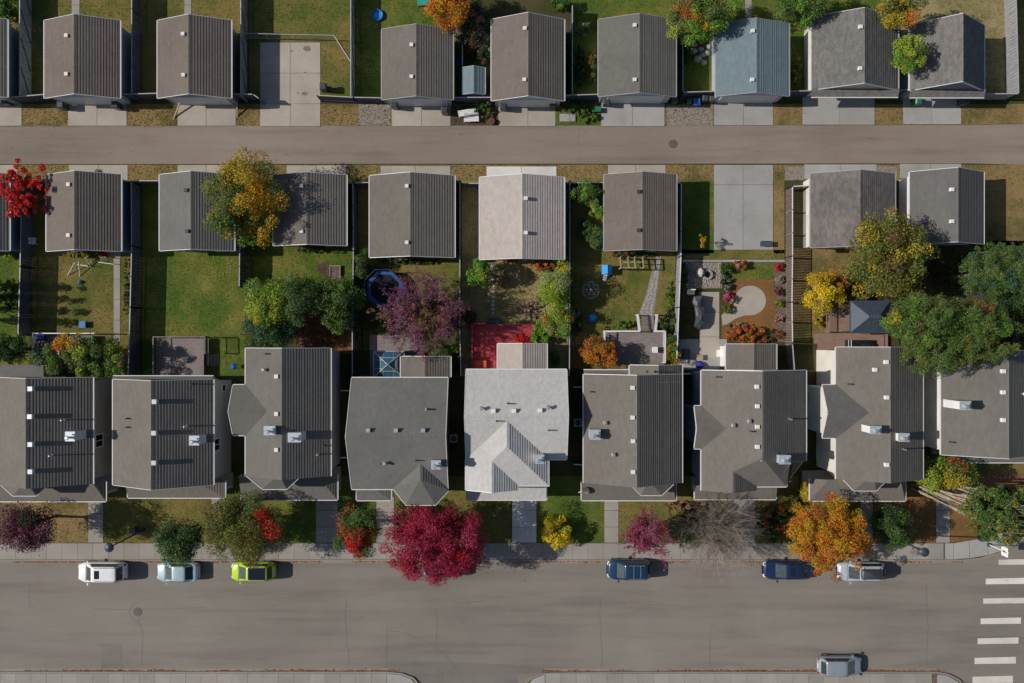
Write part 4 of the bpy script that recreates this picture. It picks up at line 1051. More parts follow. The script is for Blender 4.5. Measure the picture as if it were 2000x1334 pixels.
for xa, xb in ((1250,1246),(1281,1284)):
    a, b = Vector(P(xa,646,1.9)), Vector(P(xb,615,1.0))
    part(dw, 'handrail', MB().bar(a, b, .16, .08), 'trim_white')
    part(dw, 'rail_post', MB().box(b.x-.06,b.y-.06,-.05,b.x+.06,b.y+.06,b.z), 'trim_white')
    m = MB()
    for i in range(1, 12):
        c = a+(b-a)*(i/12); m.box(c.x-.015,c.y-.015,c.z-.85,c.x+.015,c.y+.015,c.z-.05)
    m.bar(a-Vector((0,0,.8)), b-Vector((0,0,.8)), .05, .05); part(dw, 'balusters', m, 'trim_white', kind='stuff')
dg = deck('small dim deck under the glass gazebo', 722, 653, 815, 738, 0.35, 'deck_grey')
db = deck('brown deck between metal gazebo and cream house', 1598, 650, 1733, 684, 0.45, 'deck_brown')
for i in range(3): part(db, 'step', MB().box(wx(1591+3*i,.3), wy(671,.3), .1+.1*i, wx(1595+3*i,.3), wy(653,.3), .15+.1*i), 'deck_brown')
railing(db, [(1733,652),(1733,678)], .45, .9, 'deck_brown')
dz = deck('brown deck platform beside the metal gazebo', 1620, 600, 1665, 649, 0.45, 'deck_brown')
railing(dz, [(1620,600),(1620,648)], .45, .8, 'deck_brown')
dm = deck('deck floor under the navy metal gazebo', 1667, 590, 1738, 648, 0.43, 'deck_grey')

# red bench, table on the red deck
def bench(label, px0, py0, px1, py1, z, mat):
    X0,X1,Y0,Y1 = wx(px0,z+.4),wx(px1,z+.4),wy(py1,z+.4),wy(py0,z+.4)
    t = thing('bench', label, 'bench', ((X0+X1)/2,(Y0+Y1)/2,z))
    k = 4
    for i in range(k):
        y0 = Y0+(Y1-Y0)*i/k; part(t, 'slat', MB().box(X0,y0+.01,z+.40,X1,y0+(Y1-Y0)/k-.01,z+.44), mat)
    for x in (X0+.1, X1-.18):
        for y in (Y0+.03, Y1-.11): part(t, 'leg', MB().box(x,y,z,x+.08,y+.08,z+.4), mat)
bench('orange red bench at the house end of the red deck', 926, 704, 950, 718, .5, 'bench_red')
bench('dark red bench facing the orange red one on the red deck', 926, 678, 958, 685, .5, 'deck_red')

# bins
def bin_(px, py, mat, label, z=0.03, w_=.6, h=1.05, rot=0):
    t = thing('wheelie_bin', label, 'bin', P(px, py, z)); t.rotation_euler = (0,0,rot)
    a = w_/2
    def loc(n, mb, m): return link(n, mb.mesh(n, m), t)
    b = MB().add([(-a*.8,-a*.8,.05),(a*.8,-a*.8,.05),(a*.8,a*.8,.05),(-a*.8,a*.8,.05),(-a,-a,h),(a,-a,h),(a,a,h),(-a,a,h)], [(0,3,2,1),(4,5,6,7),(0,1,5,4),(1,2,6,5),(2,3,7,6),(3,0,4,7)])
    loc('body', b, mat)
    l = MB().add([(-a*1.08,-a*1.08,h+.005),(a*1.08,-a*1.08,h+.005),(a*1.08,a*1.05,h+.005),(-a*1.08,a*1.05,h+.005),(-a*.75,-a*.75,h+.09),(a*.75,-a*.75,h+.09),(a*.75,a*.8,h+.09),(-a*.75,a*.8,h+.09)], [(0,3,2,1),(4,5,6,7),(0,1,5,4),(1,2,6,5),(2,3,7,6),(3,0,4,7)])
    loc('lid', l, mat)
    for x in (-a*.75, a*.75): loc('wheel', MB().tube((x-.03,a*.85,.11),(x+.03,a*.85,.11), .11, .11, 12), 'rubber')
    loc('handle', MB().tube((-a*.7,a*1.12,h-.04),(a*.7,a*1.12,h-.04), .02, .02, 6), 'black_plastic')
    return t
bin_(22, 203, 'bin_grey', 'dark wheelie bin at the cut off garage beyond the lane')
bin_(130, 211, 'bin_grey', 'dark wheelie bin left of the driveway by the pale braced fence')
bin_(235, 211, 'bin_grey', 'dark wheelie bin right of the driveway by the pale braced fence')
bin_(636, 176, 'bin_grey', 'dark wheelie bin on the grass right of the stained pad')
bin_(773, 210, 'bin_grey', 'dark wheelie bin at the left door post of the orange tree garage')
bin_(870, 221, 'bin_grey', 'dark wheelie bin standing out on the driveway by the grey shed')
bin_(983, 213, 'bin_grey', 'dark wheelie bin at the left door post of the striped garage')
bin_(1079, 208, 'bin_grey', 'dark wheelie bin at the right door post of the striped garage')
bin_(1182, 204, 'bin_grey', 'dark wheelie bin at the left door post of the olive roofed garage')
bin_(1314, 201, 'bin_grey', 'dark wheelie bin at the right edge of the olive garage driveway', w_=.5)
bin_(1358, 203, 'bin_blue', 'blue wheelie bin in the bin row left of the blue garage', h=.8)
bin_(1373, 198, 'bin_grey', 'grey wheelie bin next to the blue bin', w_=.5)
bin_(1386, 199, 'bin_grey', 'grey wheelie bin between the blue bin row and the blue garage', w_=.5)
bin_(1784, 203, 'bin_green', 'green wheelie bin at the steep roofed garage', w_=.6)
bin_(1874, 203, 'bin_grey', 'dark wheelie bin right of the steep garage door')
bin_(1344, 202, 'bin_green', 'small green bin left of the blue bin', w_=.42, h=.7)
def crate(label, px, py, wpx, hpx, hh, mat, z=0.02):
    X, Y, _ = P(px, py); a, b = wpx*S/2, hpx*S/2
    t = thing('storage_box', label, 'box', (X, Y, z))
    part(t, 'body', MB().box(X-a,Y-b,z,X+a,Y+b,z+hh*.85), mat); part(t, 'lid', MB().box(X-a-.03,Y-b-.03,z+hh*.85,X+a+.03,Y+b+.03,z+hh), mat)
crate('bright green plastic box on the weedy verge', 1164, 216, 16, 9, .5, 'bin_green')
crate('white grill box on the white railed deck', 1274, 683, 8, 10, .6, 'vent_white', 1.0)
crate('blue grey utility box beside the street lamp', 265, 1034, 10, 9, .7, 'blue_metal')
crate('blue storage box on the shaded white railed deck', 92, 660, 14, 12, .5, 'blue_fabric', .72)
# grey slabs in the weeds
for k, (a, b) in enumerate(((1103,16),(1118,9))):
    one('stone_slab', ['large square grey slab lying in the weedy verge', 'small square grey slab lying in the weedy verge'][k], 'slab', MB().prism(pxpoly(rect(a-b/1.6,223,a+b/1.6,238)), .02, .14), 'stone_grey')
# discarded white chairs at the lane
def lawn_chair(label, px, py, rot, mat='trim_white', z=0.02, s=1.0, frame='trim_white'):
    t = thing('garden_chair', label, 'chair', P(px, py, z), rot)
    def loc(n, mb, m): return link(n, mb.mesh(n, m), t)
    for i in range(4): loc('seat_slat', MB().box(-.25*s+.125*s*i+.008,-.27*s,.40,-.25*s+.125*s*(i+1)-.008,.27*s,.43), mat)
    for i in range(4):
        z0 = .46+.11*i; loc('back_slat', MB().add([(.25*s+.05*i,-.27*s,z0),(.25*s+.05*i,.27*s,z0),(.3*s+.05*i,.27*s,z0+.1),(.3*s+.05*i,-.27*s,z0+.1),(.28*s+.05*i,-.27*s,z0),(.28*s+.05*i,.27*s,z0),(.33*s+.05*i,.27*s,z0+.1),(.33*s+.05*i,-.27*s,z0+.1)], [(0,1,2,3),(7,6,5,4),(0,4,5,1),(1,5,6,2),(2,6,7,3),(3,7,4,0)]), mat)
    for x in (-.24*s, .24*s):
        for y in (-.27*s, .27*s): loc('leg', MB().tube((x,y,0),(x,y,.42), .025, .022, 6), frame)
    for y in (-.29*s, .29*s): loc('armrest', MB().box(-.25*s,y-.03,.62,.33*s,y+.03,.655), frame)
lawn_chair('white plastic chair in the grass left of the brown striped garage', 70, 472, R(180))
def swing_bench(label, px, py, rot, L_):
    t = thing('garden_bench', label, 'bench', P(px, py, .02), rot)
    def loc(n, mb, m): return link(n, mb.mesh(n, m), t)
    for i in range(4): loc('slat', MB().box(-L_/2,-.28+.14*i,.42,L_/2,-.16+.14*i,.45), 'vent_white')
    for i in range(3): loc('back_slat', MB().box(-L_/2,.30+.03*i,.52+.13*i,L_/2,.33+.03*i,.62+.13*i), 'vent_white')
    for x in (-L_/2+.05, L_/2-.05):
        loc('frame', MB().bar((x,-.3,.46),(x,.36,.46), .05, .05), 'trim_white')
        for y in (-.26, .30): loc('leg', MB().tube((x,y,0),(x,y,.9 if y > 0 else .45), .025, .025, 6), 'trim_white')
swing_bench('white slatted bench tilted behind another at the lane edge', 913, 222, R(190), 1.7)
swing_bench('white framed bench nearest the lane beside the weeds', 921, 234, R(2), 1.4)
def pot(label, px, py, r, mat='terracotta', z=.02):
    X, Y, _ = P(px, py); t = thing('plant_pot', label, 'pot', (X, Y, z))
    part(t, 'body', MB().tube((X,Y,z),(X,Y,z+r*1.4), r*.75, r, 14), mat); part(t, 'soil', MB().tube((X,Y,z+r*1.38),(X,Y,z+r*1.43), r*.85, r*.85, 14), 'soil')
pot('terracotta pot on the soil verge by the lane', 960, 239, .3); pot('terracotta pot under the roof gutter behind the weeds', 957, 196, .3)
# stained pad: slanted posts at garage 3
for k, (x0,y0,x1,y1) in enumerate(((352,196,338,234),(462,199,463,230))):
    a, b = P(x0,y0,.9), P(x1,y1,0)
    one('slanted_post', ['slanted timber post left of the brown garage driveway', 'slanted timber post right of the brown garage driveway'][k], 'post', MB().bar(a, b, .1, .1), 'timber')
# grey shed
t = thing('shed', 'small garden shed with blue grey gable roof', 'shed', P(925,157,0))
g = gable_y(t, 904, 947, 132, 184, 2.1, 24, 'roof_blue', 'side_paleblue', .12, .25, .02, 'trim_grey'); house_door(t, '-y', g['wy0'], g['xm']-.4, g['xm']+.4, .05, 1.85)
# blue tarp bundle beside shed
def lump(name, label, cat, px, py, rx, ry, h, mat, seed=1, z=0.0, n=16, rings=5):
    rr = random.Random(seed); X, Y, _ = P(px, py); m = MB(); vs = []
    for k in range(rings+1):
        a = math.pi/2*k/rings
        for i in range(n):
            t_ = 2*math.pi*i/n; j = 1+rr.uniform(-.14,.14)*(k < rings)
            vs.append((X+rx*S*math.cos(a)*math.cos(t_)*j, Y+ry*S*math.cos(a)*math.sin(t_)*j, z+h*math.sin(a)*(1+rr.uniform(-.12,.12)*(0 < k < rings))))
    fs = [(k*n+i, k*n+(i+1)%n, (k+1)*n+(i+1)%n, (k+1)*n+i) for k in range(rings) for i in range(n)]
    fs.append(tuple(range(n-1,-1,-1))); m.add(vs, fs)
    return one(name, label, cat, m, mat)
lump('tarp_bundle', 'blue tarp bundle in the gap behind the grey shed', 'tarp', 896, 122, 5, 9, .6, 'bin_blue', 3)
lump('tarp_bundle', 'blue fallen fabric cover on the flagstone yard lawn', 'tarp', 1157, 621, 10, 9, .45, 'pool_blue', 5, n=7, rings=3)
lump('tarp_bundle', 'purple flowered cover at the patio corner', 'tarp', 1366, 713, 9, 8, .6, 'purple_cover', 8)
# rubble stones
for k, (x, y, r) in enumerate(((1354,100,8),(1368,97,7),(1380,104,8),(1362,116,9),(1373,122,7),(1384,92,7),(1356,88,6),(1371,108,6))):
    lump('boulder', 'flat grey boulder in the rubble yard left of the blue roofed garage', 'boulder', x, y, r, r*.75, .35, 'stone_grey', 20+k, n=9, rings=3)['group'] = 'grey boulders in the rubble yard'
# kiddie pool
X, Y, _ = P(738, 31); t = thing('paddling_pool', 'round blue paddling pool on the shaded lawn', 'paddling pool', (X,Y,0))
m = MB(); n = 28
prof = [(.50,.02),(.56,.10),(.56,.22),(.50,.30),(.43,.24),(.40,.10)]
vs = [(X+r*math.cos(2*math.pi*i/n), Y+r*math.sin(2*math.pi*i/n), z) for r, z in prof for i in range(n)]
m.add(vs, [(k*n+i, k*n+(i+1)%n, ((k+1)%6)*n+(i+1)%n, ((k+1)%6)*n+i) for k in range(6) for i in range(n)])
part(t, 'rim', m, 'bin_blue', smooth=True); part(t, 'water', MB().prism([(X+.42*math.cos(2*math.pi*i/n), Y+.42*math.sin(2*math.pi*i/n)) for i in range(n)], .03, .14), 'pool_blue')
# teal awning at top
t = thing('sandbox', 'teal covered sandbox beside the orange tree', 'sandbox', P(828,2,0))
part(t, 'frame', MB().prism(pxpoly([(816,-14),(840,-14),(836,12),(817,14)]), 0, .3), 'timber'); part(t, 'cover', MB().prism(pxpoly([(815,-15),(841,-15),(837,11),(816,13)]), .3, .36), 'teal_fabric')
# trampoline
cx, cy, z = 752, 564, .85
X, Y, _ = P(cx, cy, z); r0, r1 = 1.75, 1.42
t = thing('trampoline', 'octagonal trampoline with blue edge pads beside the purple tree', 'trampoline', (X,Y,0))
oc = lambda r, i: (X+r*math.cos(R(22.5+45*i)), Y+r*math.sin(R(22.5+45*i)))
for i in range(8):
    a, b, c, d = oc(r0,i), oc(r0,i+1), oc(r1,i+1), oc(r1,i); part(t, 'edge_pad', MB().prism([a,b,c,d], z-.02, z+.05), 'blue_fabric')
    part(t, 'leg', MB().tube((*oc(r0-.1,i),0),(*oc(r0-.1,i),z-.02), .03, .03, 8), 'galvanised')
    part(t, 'net_pole', MB().tube((*oc(r0+.02,i),z),(*oc(r0+.02,i),z+1.5), .022, .022, 6), 'blue_metal')
    part(t, 'top_rail', MB().tube((*oc(r0+.02,i),z+1.5),(*oc(r0+.02,i+1),z+1.5), .02, .02, 6), 'blue_fabric')
part(t, 'jump_mat', MB().prism([oc(r1-.02,i) for i in range(8)], z-.03, z-.01), 'mesh_black')
# glass gazebo
def pyramid_gazebo(label, x0, y0, x1, y1, ze, zt, face, rib, post, cap=False, ridge=0.0):
    X0,X1,Y0,Y1 = wx(x0,ze),wx(x1,ze),wy(y1,ze),wy(y0,ze); xm, ym = (X0+X1)/2,(Y0+Y1)/2
    t = thing('gazebo', label, 'gazebo', (xm,ym,0))
    c = [(X0,Y0,ze),(X1,Y0,ze),(X1,Y1,ze),(X0,Y1,ze)]; aw, ae = (xm-ridge,ym,zt), (xm+ridge,ym,zt)
    faces = [[c[0],c[1],ae,aw],[c[1],c[2],ae],[c[2],c[3],aw,ae],[c[3],c[0],aw]]
    for f in faces:
        f = [Vector(p) for p in f]
        if ridge == 0 and len(f) == 4: f = [f[0], f[1], f[2]]
        n_ = (f[1]-f[0]).cross(f[2]-f[0]).normalized()
        k = len(f); mb = MB().add(f+[p-n_*.03 for p in f], [tuple(range(k)), tuple(range(2*k-1,k-1,-1))]+[(j, k+j, k+(j+1)%k, (j+1)%k) for j in range(k)])
        o = part(t, 'roof_panel', mb, face)
        e = f[1]-f[0]; top = (f[2]+f[-1])/2 if k == 4 else f[2]
        q = 11 if cap else 3
        for i in range(1, q):
            s_ = i/q; lo = f[0]+e*s_
            if k == 4: w0, w1 = (f[3]-f[0]).dot(e)/e.dot(e), (f[2]-f[0]).dot(e)/e.dot(e)
            else: w0 = w1 = (f[2]-f[0]).dot(e)/e.dot(e)
            fr = min(1, s_/w0 if s_ < w0 else 1, (1-s_)/(1-w1) if s_ > w1 else 1)
            hi = lo + ((top-f[0]) - e*((top-f[0]).dot(e)/e.dot(e)))*fr
            part(o, 'seam', MB().bar(lo+n_*.02, hi+n_*.02, .03, .03), rib)
        if not cap:
            mid = [(f[0]+top)/2, (f[1]+top)/2]; part(o, 'seam', MB().bar(mid[0]+n_*.025, mid[1]+n_*.025, .04, .03), rib)
    for p in c:
        a = aw if p[0] < xm else ae
        part(t, 'hip_bar', MB().bar((p[0],p[1],p[2]+.05),(a[0],a[1],a[2]+.05), .07, .06), rib)
        part(t, 'post', MB().box(p[0]-.06+(.1 if p[0]<xm else -.1),p[1]-.06+(.1 if p[1]<ym else -.1),.3,p[0]+.06+(.1 if p[0]<xm else -.1),p[1]+.06+(.1 if p[1]<ym else -.1),ze), post)
    for p, q in zip(c, c[1:]+c[:1]): part(t, 'eave_beam', MB().bar((p[0],p[1],ze+.02),(q[0],q[1],ze+.02), .08, .12), rib)
    if cap: part(t, 'ridge_cap', MB().bar((aw[0]-.2,ym,zt+.1),(ae[0]+.2,ym,zt+.1), .3, .06), face)
    return t
pyramid_gazebo('square gazebo with dark blue glass pyramid roof', 730, 686, 789, 737, 2.4, 3.2, 'glass_teal', 'trim_grey', 'pole_dark')
pyramid_gazebo('gazebo with ribbed navy metal hip roof', 1661, 588, 1738, 650, 2.6, 3.5, 'blue_metal', 'blue_metal', 'pole_dark', True, 0.35)
# geodesic climber
X, Y, _ = P(1153, 567); t = thing('climbing_dome', 'geodesic metal climbing dome by the dim fence', 'climbing dome', (X,Y,0))
ap = (X,Y,1.0); r1_ = [(X+.5*math.cos(R(60*i)), Y+.5*math.sin(R(60*i)), .82) for i in range(6)]; r2_ = [(X+.82*math.cos(R(30+60*i)), Y+.82*math.sin(R(30+60*i)), .42) for i in range(6)]; r3_ = [(X+.9*math.cos(R(60*i)), Y+.9*math.sin(R(60*i)), .0) for i in range(6)]
m = MB()
for i in range(6):
    for a, b in ((ap,r1_[i]),(r1_[i],r1_[(i+1)%6]),(r1_[i],r2_[i]),(r1_[(i+1)%6],r2_[i]),(r2_[i],r2_[(i+1)%6]),(r2_[i],r3_[i]),(r2_[i],r3_[(i+1)%6]),(r3_[i],r3_[(i+1)%6])): m.tube(a, b, .024, .024, 6)
part(t, 'frame', m, 'galvanised')
# swing set
t = thing('swing_set', 'timber swing frame behind the brown garage', 'swing set', P(1233,515,0))
for x in (1213,1228,1241,1257):
    part(t, 'beam', MB().bar(P(x-2,502,1.7), P(x,523,1.7), .09, .09), 'timber')
    for yy in (502,523): a = P(x, yy, 1.65); part(t, 'post', MB().box(a[0]-.05,a[1]-.05,0,a[0]+.05,a[1]+.05,1.62), 'timber')
part(t, 'cross_beam', MB().bar(P(1210,512,1.6), P(1258,512,1.6), .08, .08), 'timber'); part(t, 'cross_beam', MB().bar(P(1210,523,.3), P(1258,523,.3), .08, .08), 'timber')
# blue playhouse
t = thing('playhouse', 'small blue and white plastic playhouse on the lawn', 'playhouse', P(1184,528,0))
X, Y, _ = P(1184, 528); part(t, 'wall', MB().box(X-.4,Y-.4,0,X+.4,Y+.4,.75), 'trim_white')
part(t, 'roof', MB().add([(X-.5,Y-.45,.72),(X+.45,Y-.45,.72),(X+.45,Y+.45,.72),(X-.5,Y+.45,.72),(X,Y-.4,1.15),(X,Y+.4,1.15)], [(0,1,4),(2,3,5),(1,2,5,4),(3,0,4,5),(0,3,2,1)]), 'pool_blue')
part(t, 'slide', MB().bar((X-.1,Y-.3,.6),(X-.2,Y-1.0,.05), .35, .06), 'trim_white')
# tarp-covered grill and long cover
def cover(name, label, pts, h, mat):
    v = [P(x, y) for x, y in pts]; cx_ = sum(p[0] for p in v)/len(v); cy_ = sum(p[1] for p in v)/len(v)
    m = MB(); n = len(v); vs = [(x,y,0.03) for x,y,_ in v]+[(cx_+(x-cx_)*.86,cy_+(y-cy_)*.9,h*random.uniform(.85,1)) for x,y,_ in v]+[(cx_+(x-cx_)*.35,cy_+(y-cy_)*.5,h*random.uniform(1.0,1.15)) for x,y,_ in v]
    fs = [(k*n+i, k*n+(i+1)%n, (k+1)*n+(i+1)%n, (k+1)*n+i) for k in range(2) for i in range(n)]+[tuple(range(2*n,3*n))]
    return one(name, label, 'cover', m.add(vs, fs), mat)
cover('grill_cover', 'dark grey sheet draped over patio furniture by the grey fence', [(1368,576),(1350,577),(1347,590),(1352,598),(1356,622),(1352,640),(1364,645),(1372,634),(1373,605),(1367,596)], 1.0, 'tarp_grey')
t = thing('patio_chair', 'cream cushioned patio chair beside the grey sheet', 'chair', P(1348,572,0))
X, Y, _ = P(1347, 572); part(t, 'cushion', MB().box(X-.35,Y-.2,.4,X+.35,Y+.2,.55), 'side_cream'); part(t, 'backrest', MB().box(X-.35,Y+.2,.4,X+.35,Y+.3,.95), 'side_cream')
for x in (X-.3,X+.26):
    for y in (Y-.17,Y+.15): part(t, 'leg', MB().box(x,y,.035,x+.04,y+.04,.4), 'black_plastic')
crate('red and white cooler on the patio', 1403, 690, 8, 12, .4, 'vent_white', .04)
crate('small wooden planter box on the shaded patio', 1365, 698, 11, 9, .4, 'timber', .04)
crate('dark blue storage box against the grey patio fence', 1339, 692, 12, 20, .6, 'blue_metal', .035)
crate('small dark handcart at the end of the parking pad', 1494, 477, 20, 9, .5, 'blue_metal', .045)
# rock mulch + fire pit
m = MB()
for i in range(420):
    x, y = random.uniform(1342,1408), random.uniform(514,560)
    if abs(x-1371) < 9 and abs(y-533) < 9: continue
    X, Y, _ = P(x, y); r = random.uniform(.05,.12); a = random.uniform(0,3)
    c = [(X+r*math.cos(a+k*2.09), Y+r*.8*math.sin(a+k*2.09), .0) for k in range(3)]
    m.add(c+[(X+random.uniform(-.02,.02),Y,r*1.3)], [(0,1,3),(1,2,3),(2,0,3)])
L4('gravel', 1340, 513, 1410, 563, 3, 'pale cobble bed beside the parking pad walk', grass=False, name='gravel_bed')
one('cobbles', 'pale cobbles spread around the boulder fire pit', 'cobbles', m, 'rock_mulch', 'stuff')
lump('boulder', 'large pale boulder in the cobble bed', 'boulder', 1367, 532, 7, 10, .8, 'stone_pale', 31, n=9, rings=3)
X, Y, _ = P(1381, 537); t = thing('fire_pit', 'dark round fire pit in the cobble bed', 'fire pit', (X,Y,0))
for i in range(9): a = R(40*i); part(t, 'stone', MB().prism([(X+r*math.cos(a+d),Y+r*math.sin(a+d)) for r, d in ((.3,0),(.5,0),(.5,.62),(.3,.62))], .0, .3), 'stone_grey')
part(t, 'ash', MB().prism([(X+.3*math.cos(R(30*i)),Y+.3*math.sin(R(30*i))) for i in range(12)], .0, .08), 'black_plastic')
# raised bed frame
t = thing('raised_bed', 'small empty timber raised bed on the green lawn', 'raised bed', P(656,529,0))
X0,X1,Y0,Y1 = wx(645),wx(666),wy(545),wy(519)
for b in ((X0,Y0,X0+.06,Y1),(X1-.06,Y0,X1,Y1),(X0+.06,Y0,X1-.06,Y0+.06),(X0+.06,Y1-.06,X1-.06,Y1)): part(t, 'board', MB().box(b[0],b[1],0,b[2],b[3],.28), 'timber')
part(t, 'soil', MB().box(X0+.06,Y0+.06,.01,X1-.06,Y1-.06,.2), 'mulch')
lawn('soil', [(617,517),(640,512),(645,540),(636,545),(622,530)], 4, 'bare earth patch in the green lawn', name='soil_patch', grass=False)
# white poles and hoops
for k, (x0,y0,x1,y1,z0,z1) in enumerate(((146,512,132,538,.9,.02),(153,510,156,540,.9,.02),(148,516,172,520,.6,.7),(166,503,178,522,.8,.03),(170,500,180,515,.6,.03),(192,512,222,516,.3,.35),(196,506,204,514,.5,.03))):
    one('garden_stake', 'pale garden pole lying loose behind the brown striped garage', 'pole', MB().tube(P(x0,y0,z0), P(x1,y1,z1), .035, .035, 6), 'vent_white', group='loose garden poles')
lump('play_ball', 'light blue ball on the striped lawn', 'ball', 158, 551, 4, 4, .35, 'pool_blue', 2, n=14, rings=5)
crate('blue and white toy box on the striped lawn', 165, 634, 11, 11, .4, 'bin_blue')
X, Y, _ = P(118, 684, 1.4); t = thing('patio_table', 'round white patio table under the leafy tree', 'table', (X,Y,.72))
part(t, 'tabletop', MB().tube((X,Y,1.36),(X,Y,1.4), .45, .45, 20), 'vent_white'); part(t, 'leg', MB().tube((X,Y,.72),(X,Y,1.36), .05, .05, 8), 'trim_white')
X, Y, _ = P(455, 716, .9); t = thing('round_grill', 'round blue lidded kettle grill beside the grey plank deck', 'grill', (X,Y,0))
part(t, 'bowl', MB().tube((X,Y,.5),(X,Y,.75), .2, .3, 16), 'black_plastic'); part(t, 'lid', MB().tube((X,Y,.75),(X,Y,.98), .3, .12, 16), 'bin_blue')
for i in range(3): a = R(120*i); part(t, 'leg', MB().tube((X+.3*math.cos(a),Y+.3*math.sin(a),0),(X+.12*math.cos(a),Y+.12*math.sin(a),.52), .018, .018, 6), 'galvanised')
# hot tub
X0,X1,Y0,Y1 = wx(1655,1.0),wx(1707,1.0),wy(681,1.0),wy(664,1.0)
t = thing('hot_tub', 'black covered hot tub sunk in the brown deck', 'hot tub', ((X0+X1)/2,(Y0+Y1)/2,.4))
part(t, 'shell', MB().box(X0,Y0,.40,X1,Y1,.85), 'black_plastic'); part(t, 'cover', MB().prism([(X0,Y0),(X1,Y0),(X1,Y0+.35),(X1-.3,Y1),(X0,Y1)], .86, .95), 'glass_dark')
for x in (X0+.1, X0+.35): part(t, 'strap', MB().box(x,Y0,.951,x+.06,Y1,.965), 'trim_white')
# satellite dish on the porch corner
t = thing('satellite_dish', 'satellite dish at the front corner of the striped roof house', 'satellite dish', P(1134,960,2.9))
a = Vector(P(1130,962,2.9)); b = Vector(P(1142,957,3.4)); part(t, 'mast', MB().tube(a, b, .03, .03, 8), 'vent_white')
n = 16; nv = Vector((-.5,-.3,.8)).normalized(); u = nv.orthogonal().normalized(); vv = nv.cross(u); c = b+Vector((.15,0,.1)); m = MB()
vs = [c]; 
for r in (.17,.34):
    vs += [c+u*r*math.cos(2*math.pi*i/n)+vv*r*math.sin(2*math.pi*i/n)+nv*(r*r*.6) for i in range(n)]
m.add(vs, [(0,1+i,1+(i+1)%n) for i in range(n)]+[(1+i,1+n+i,1+n+(i+1)%n,1+(i+1)%n) for i in range(n)]); part(t, 'dish', m, 'vent_dark')
# air conditioners in the gaps
for k, (x, y, lab) in enumerate(((886,857,'air conditioner box in the gap left of the pale house'), (1129,826,'air conditioner box in the gap right of the pale house'))):
    X, Y, _ = P(x, y, .8); t = thing('air_conditioner', lab, 'air conditioner', (X,Y,0)); part(t, 'case', MB().box(X-.36,Y-.36,.03,X+.36,Y+.36,.8), 'trim_grey')
    part(t, 'fan_grille', MB().tube((X,Y,.8),(X,Y,.83), .27, .27, 18), 'vent_dark')

# street lamps
def lamp(label, hx, hy, h):
    X, Y, _ = P(hx, hy, h); t = thing('street_lamp', label, 'street lamp', (X,Y,0), group='post top street lamps')
    part(t, 'base', MB().tube((X,Y,-.1),(X,Y,.35), .16, .13, 12), 'pole_dark'); part(t, 'pole', MB().tube((X,Y,.35),(X,Y,h-.5), .08, .06, 10), 'pole_dark')
    part(t, 'neck', MB().tube((X,Y,h-.5),(X,Y,h-.12), .06, .2, 12), 'pole_dark'); part(t, 'lens', MB().tube((X,Y,h-.32),(X,Y,h-.12), .16, .27, 16), 'lamp_lens')
    m = MB(); n = 18; pr = [(.40,h-.13),(.41,h-.08),(.33,h+.0),(.16,h+.08),(.02,h+.11)]
    m.add([(X+r*math.cos(2*math.pi*i/n),Y+r*math.sin(2*math.pi*i/n),z) for r,z in pr for i in range(n)], [(k*n+i,k*n+(i+1)%n,(k+1)*n+(i+1)%n,(k+1)*n+i) for k in range(4) for i in range(n)]+[tuple(range(n-1,-1,-1)),tuple(range(4*n,5*n))])
    part(t, 'hood', m, 'pole_dark')
lamp('dark street lamp leaning over the slabs beside the blue grey box', 212, 1070, 6.6)
lamp('dark street lamp between the dark green tree and the corner sign', 1807, 1079, 6.6)
# pedestrian sign
X, Y, _ = P(1964.5, 1078, 2.6); t = thing('road_sign', 'white pedestrian crossing sign on a white pole at the corner', 'road sign', (X,Y,0))
part(t, 'pole', MB().tube((X,Y,-.1),(X,Y,3.0), .045, .045, 8), 'sign_white'); part(t, 'base', MB().tube((X,Y,-.05),(X,Y,.18), .22, .16, 10), 'vent_dark')
part(t, 'sign_plate', MB().box(X-.075,Y-.42,2.05,X-.05,Y+.42,3.0), 'sign_white')
f = MB(); fx = X-.082
def q(y0, z0, y1, z1, w_): 
    d = Vector((0,y1-y0,z1-z0)).normalized(); n_ = Vector((0,-d.z,d.y))*w_/2; a, b = Vector((fx,Y+y0,2.52+z0)), Vector((fx,Y+y1,2.52+z1))
    f.add([a-n_, a+n_, b+n_, b-n_, a-n_+Vector((.008,0,0)), a+n_+Vector((.008,0,0)), b+n_+Vector((.008,0,0)), b-n_+Vector((.008,0,0))], [(0,1,2,3),(7,6,5,4),(0,4,5,1),(1,5,6,2),(2,6,7,3),(3,7,4,0)])
q(0,.16,.02,-.05,.11); q(.02,-.05,-.1,-.3,.07); q(.02,-.05,.12,-.3,.07); q(0,.12,-.13,-.02,.05); q(0,.12,.14,.02,.05); q(-.02,.2,-.02,.31,.11)
part(t, 'walking_figure', f, 'sign_black')
# ------------------------------------------------------------ cars
carpaint('paint_car_white', (0.78, 0.79, 0.80, 1), 0.0); carpaint('paint_car_aqua', (0.42, 0.56, 0.60, 1), 0.25)
carpaint('paint_car_lime', (0.42, 0.62, 0.02, 1), 0.0); carpaint('paint_car_navy', (0.012, 0.045, 0.10, 1), 0.2)
carpaint('paint_car_blue', (0.012, 0.03, 0.085, 1), 0.2); carpaint('paint_car_silver', (0.52, 0.56, 0.62, 1), 0.35); carpaint('paint_car_steel', (0.32, 0.36, 0.41, 1), 0.3)
carpaint('roof_black', (0.01, 0.014, 0.025, 1), 0.1, 0.12)
def lerp(a, b, t): return a+(b-a)*t
def interp(pts, x):
    for (x0,y0),(x1,y1) in zip(pts, pts[1:]):
        if x <= x1: t = (x-x0)/(x1-x0); t = t*t*(3-2*t)*.4+t*.6; return y0+(y1-y0)*t
    return pts[-1][1]
